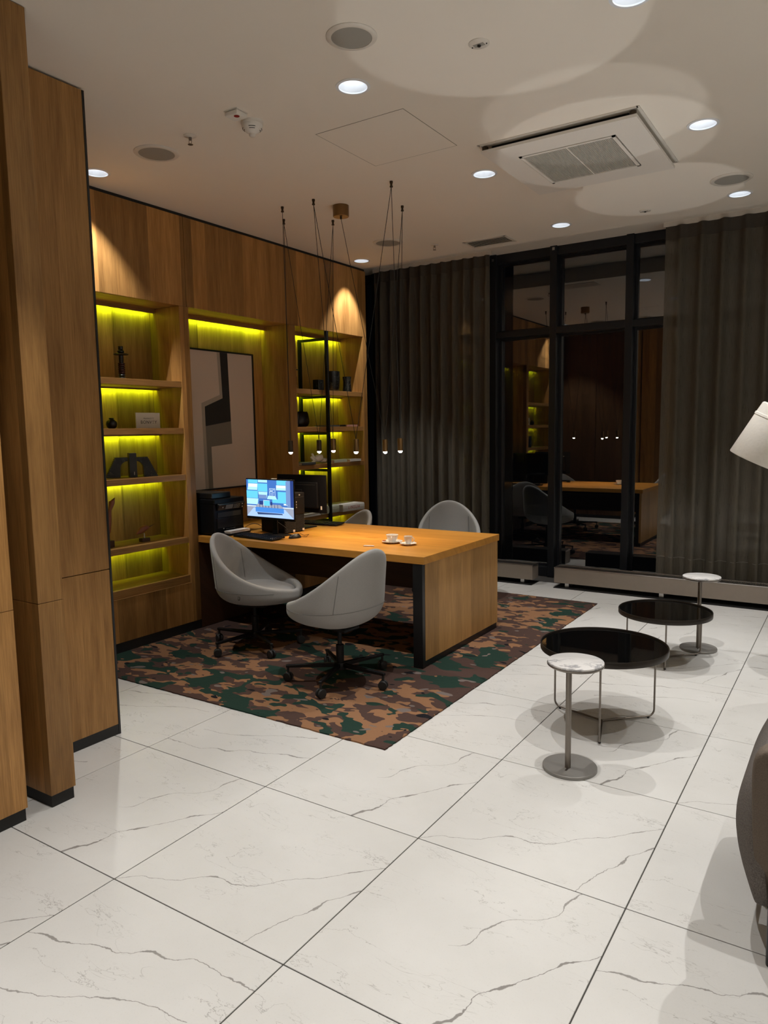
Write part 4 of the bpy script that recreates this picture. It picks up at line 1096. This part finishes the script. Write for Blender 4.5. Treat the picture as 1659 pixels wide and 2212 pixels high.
# ================================================================== THINGS ON THE SHELVES
S1, S2, S3, S4 = SH[:4]
def totem(label, x, y, z, s=1.0):
    t = thing('candle_holder', label, 'candle holder', (x, y, z))
    mlathe('foot', 'black', [(0, 0), (.040 * s, 0), (.040 * s, .008), (.022 * s, .018), (.018 * s, .03), (.026 * s, .036), (.020 * s, .045)], t, 28)
    pr_ = [(.016 * s, .045)]
    for k in range(6): pr_ += [(.026 * s, .050 + k * .0135), (.026 * s, .056 + k * .0135), (.019 * s, .060 + k * .0135)]
    mlathe('ribbed_stem', plain('dark red glass', (.035, .012, .010), .15), pr_, t, 28)
    mlathe('neck', 'black', [(.015 * s, .128), (.017 * s, .135), (.017 * s, .180), (.012 * s, .184)], t, 24)
    mlathe('disc', 'black', [(0, .184), (.050 * s, .186), (.054 * s, .190), (.050 * s, .194), (.012 * s, .195)], t, 36)
    mlathe('knob', 'black', [(.012 * s, .195), (.024 * s, .204), (.024 * s, .214), (.014 * s, .222), (.018 * s, .226), (.018 * s, .248), (0, .248)], t, 28)
totem('black turned candle holder with a ribbed stem on the top left shelf', -2.45, 2.03, S1)
totem('black turned candle holder half hidden by the upright on the top right shelf', -2.42, 3.985, S1, .7)
t = thing('vase', 'small round black vase beside the white sign', 'vase', (-2.42, 1.893, S2))
mlathe('body', 'black', [(0, 0), (.022, 0), (.034, .012), (.040, .032), (.036, .052), (.020, .066), (.016, .070), (.019, .078), (.015, .079), (.012, .070), (0, .066)], t, 32)
t = thing('sign', 'white tabletop sign reading MARRIOTT BONVOY on the second left shelf', 'sign', (-2.385, 2.192, S2))
mbox('card', plain('white acrylic', (.62, .60, .53), .35), -.004, .004, -.112, .112, .0, .118, t, .001)
mm = frame_mat((.0044, 0.004, .074), (0, 1, 0), (0, 0, 1)); text('lettering', 'MARRIOTT', 'black_matt', .0165, mm, t, .0002, 1.25)
for s_, yy, zz, sz in (('BONV', -.024, .046, .0350), ('O', .0425, .053, .020), ('Y', .066, .046, .0350)):
    text('lettering', s_, 'black_matt', sz, frame_mat((.0044, yy + .004, zz), (0, 1, 0), (0, 0, 1)), t, .0002, 1.12)
mbox('underline', 'black_matt', .004, .0046, .038, .056, .0375, .0390, t)
mbox('sign_foot', 'trim', -.030, .004, -.10, .10, .0, .003, t)
# stepped black marble bookends with a slim numbered book
BEX, BEY = -2.425, 2.050
def bookend(label, y, sgn):
    a_ = math.radians(-30); t = thing('bookend', label, 'bookend', (BEX - math.sin(a_) * y, BEY + math.cos(a_) * y, S3), a_)
    top, full, n = .150, .158, 12; pts = [(0, top), (0, .122)]
    for k in range(1, 8): a = k * PI / 16; pts.append((-.055 * math.sin(a) * -1 if False else .056 * math.sin(a), .122 - .056 * (1 - math.cos(a))))
    pts += [(.058, .0)]
    st = [(full, 0)]
    for k in range(n):
        y_a = full - (full - .085) * k / n; y_b = full - (full - .085) * (k + 1) / n; z_b = top * (k + 1) / n
        st += [(y_a, z_b), (y_b, z_b)]
    pts += st
    poly2 = [(sgn * a, c) for a, c in pts]; b = BM(); prism(b, poly2, 0, -.03, .03)
    done(b, 'stone_block', 'marble_b', t)
    return t
bookend('stepped black marble bookend left of the numbered black book', -.0275, -1)
bookend('stepped black marble bookend right of the numbered black book', .0275, 1)
t = thing('book', 'slim black book with number 1 on the spine between marble bookends', 'book', (BEX + .012, BEY, S3), math.radians(-30))
mbox('cover', 'black', -.045, .045, -.0265, .0265, 0, .180, t, .001); mbox('page_block', 'pages', -.042, .041, -.023, .023, .1795, .1815, t)
text('lettering', '1', 'paper', .036, frame_mat((.0453, 0.006, .028), (0, 1, 0), (0, 0, 1)), t, .0002)
def bird(label, x, y, z, rz, s=1.0):
    t = thing('bird_figurine', label, 'figurine', (x, y, z), rz)
    mbox('block_base', 'oak_dark', -.022 * s, .022 * s, -.040 * s, .040 * s, 0, .030 * s, t, .003)
    mlathe('stem', 'alu', [(.005 * s, .03 * s), (.005 * s, .068 * s)], t, 12)
    b = BM(); n = 14; rings = []
    for i in range(n + 1):
        u = i / n; yc = (-.080 + .135 * u) * s; r = .030 * s * (math.sin(PI * min(1, u * .96 + .02)) ** .75) * (1 if u < .75 else 1 - .0 * u); zc = (.072 + .040 * u + (.012 * math.sin(PI * u))) * s
        rings.append([b.verts.new((r * .8 * math.cos(2 * PI * k / 14), yc, zc + r * math.sin(2 * PI * k / 14))) for k in range(14)])
    for A, B in zip(rings, rings[1:]):
        for k in range(14): j = (k + 1) % 14; b.faces.new((A[k], A[j], B[j], B[k]))
    b.faces.new(rings[0]); b.faces.new(rings[-1]); done(b, 'body', 'carved', t, True)
    mtube('beak', 'black', [(0, .050 * s, .115 * s), (0, .115 * s, .135 * s)], .002 * s, t, 6, [.0035 * s, .0008 * s])
bird('carved wooden bird figurine with a long thin beak on the fourth left shelf', -2.40, 2.115, S4, 0, .93)
t = thing('bird_figurine', 'tall carved wooden tail figure cut off by the wood panel on the fourth left shelf', 'figurine', (-2.40, 1.775, S4))
mbox('block_base', 'oak_dark', -.03, .03, -.04, .05, 0, .05, t, .003)
mtube('carved_body', 'carved', [(0, .0, .05), (0, .01, .12), (0, .025, .20), (0, .045, .27), (0, .065, .325), (0, .095, .36)], .01, t, 12, [.008, .028, .026, .012, .022, .001])
# right-hand bay
t = thing('vase', 'small square black marble vase on the top right shelf', 'vase', (-2.42, 4.347, S1))
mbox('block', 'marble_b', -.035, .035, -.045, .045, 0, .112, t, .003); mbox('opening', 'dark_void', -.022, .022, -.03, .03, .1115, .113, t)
t = thing('vase', 'tall wide black marble vase beside the black post on the top right shelf', 'vase', (-2.40, 4.560, S1))
mlathe('block', 'marble_b', [(0, 0), (.060, 0), (.068, .04), (.075, .12), (.076, .205), (.066, .205), (.064, .17), (0, .16)], t, 32)
t = thing('vase', 'slim flared black marble vase at the right end of the top shelf', 'vase', (-2.38, 4.785, S1))
mlathe('block', 'marble_b', [(0, 0), (.050, 0), (.044, .05), (.042, .11), (.047, .162), (.038, .162), (.034, .10), (0, .09)], t, 32)
t = thing('vase', 'flattened tear shaped black vase on the second right shelf', 'vase', (-2.42, 4.055, S2))
b = BM(); prism(b, [(-.085, 0), (.06, 0), (.095, .03), (.100, .055), (.075, .145), (.065, .150), (-.065, .150), (-.085, .05)], 0, -.04, .04); bmesh.ops.bevel(b, geom=b.edges[:], offset=.012, segments=3, affect='EDGES'); done(b, 'body', 'black', t, True)
def book(label, x, y, z, rz, dx, dy, h, cover, spine='x', group=None, txt=None):
    """lying book; spine on +x side (toward the room)"""
    t = thing('book', label, 'book', (x, y, z), math.radians(rz), group)
    mbox('page_block', 'pages', -dx / 2 + .003, dx / 2 - .004, -dy / 2 + .004, dy / 2 - .004, .003, h - .003, t)
    b = BM(); box(b, -dx / 2, dx / 2, -dy / 2, dy / 2, 0, .003); box(b, -dx / 2, dx / 2, -dy / 2, dy / 2, h - .003, h)
    if h > .03:
        n = 6; pts = [(dx / 2 - .002, .0), (dx / 2 + .004, h * .15), (dx / 2 + .006, h * .5), (dx / 2 + .004, h * .85), (dx / 2 - .002, h), (dx / 2 - .005, h), (dx / 2 - .005, 0)]; 
        prism(b, pts, 1, -dy / 2, dy / 2)
    else: box(b, dx / 2 - .003, dx / 2, -dy / 2, dy / 2, 0, h)
    done(b, 'cover', cover, t)
    if txt:
        text('spine_lettering', txt, 'red_print', h * .62, frame_mat((dx / 2 + .0062, 0, h * .5), (0, 1, 0), (0, 0, 1)), t, .0002, 1.25)
    return t
M['white_cover'] = plain('white cover', (.66, .64, .60), .4)
book('thin dark magazine lying on the second right shelf beside the black post', -2.38, 4.42, S2, 2, .20, .16, .016, 'slate_cover')
book('thin spotted black booklet lying on the second right shelf', -2.375, 4.56, S2, 0, .19, .10, .018, 'black')
book('thin pink magazine lying at the right end of the second right shelf', -2.37, 4.72, S2, -2, .20, .19, .020, 'pink_cover')
book('dark grey book lying at the left end of the third right shelf', -2.37, 3.955, S3, 0, .24, .21, .024, 'slate_cover')
book('pale green book lying mid-way along the third right shelf', -2.375, 4.49, S3, 3, .21, .24, .028, 'green_cover')
book('cream book lying at the right end of the third right shelf', -2.37, 4.745, S3, 0, .22, .20, .024, 'white_cover')
book('thick pale book with red spine letter E on the fourth right shelf', -2.37, 4.28, S4, 0, .24, .28, .075, 'green_cover', txt='E')
book('thick white book with red spine letters LINSUH overhanging the fourth right shelf', -2.305, 4.60, S4, -6, .24, .33, .072, 'white_cover', txt='LINSUH')
book('flat grey magazine pile topmost, lying on the fourth right shelf behind the monitor', -2.36, 3.98, S4 + .014, 2, .22, .24, .012, 'lgrey_print')
book('flat white magazine under the grey one on the fourth right shelf', -2.36, 3.985, S4, -2, .23, .25, .013, 'white_cover')
t = thing('sculpture', 'white knotted ceramic sculpture on the third right shelf', 'sculpture', (-2.37, 4.21, S3))
b = BM()
tube(b, [(.02, .08, .03), (.03, .04, .06), (.02, -.0, .05), (-.01, -.03, .03), (-.02, .0, .02)], .02, 12, [.016, .034, .038, .030, .02])
tube(b, [(.0, -.02, .04), (.01, -.05, .075), (.015, -.075, .10)], .01, 10, [.018, .013, .011])
tube(b, [(.0, .03, .05), (.01, .045, .09), (.01, .05, .105)], .01, 10, [.018, .013, .012])
tube(b, [(.02, -.02, .03), (.03, -.08, .045), (.03, -.11, .07)], .01, 10, [.020, .015, .012])
tube(b, [(.02, -.04, .02), (.04, -.09, .016), (.04, -.10, .014)], .01, 10, [.016, .018, .014])
tube(b, [(.02, .05, .03), (.03, .10, .03), (.03, .13, .04)], .01, 10, [.022, .024, .012])
done(b, 'ceramic_knot', 'ceramic', t, True)
t = thing('sculpture', 'round black disc sculpture showing above the rear monitor', 'sculpture', (-2.40, 4.02, S4 + .03))
mbox('stand', 'black', -.02, .02, -.03, .03, -.003, .10, t, .002)
d_ = mlathe('disc', 'black', [(0, -.012), (.070, -.012), (.078, -.006), (.078, .006), (.070, .012), (0, .012)], t, 40); d_.matrix_local = Matrix.Translation((0, 0, .17)) @ Matrix.Rotation(PI / 2, 4, 'Y')
t = thing('ornament', 'small black box on the fourth right shelf right of the rear monitor', 'ornament', (-2.29, 4.155, S4))
mbox('block', 'black', -.02, .02, -.03, .03, 0, .085, t, .003)
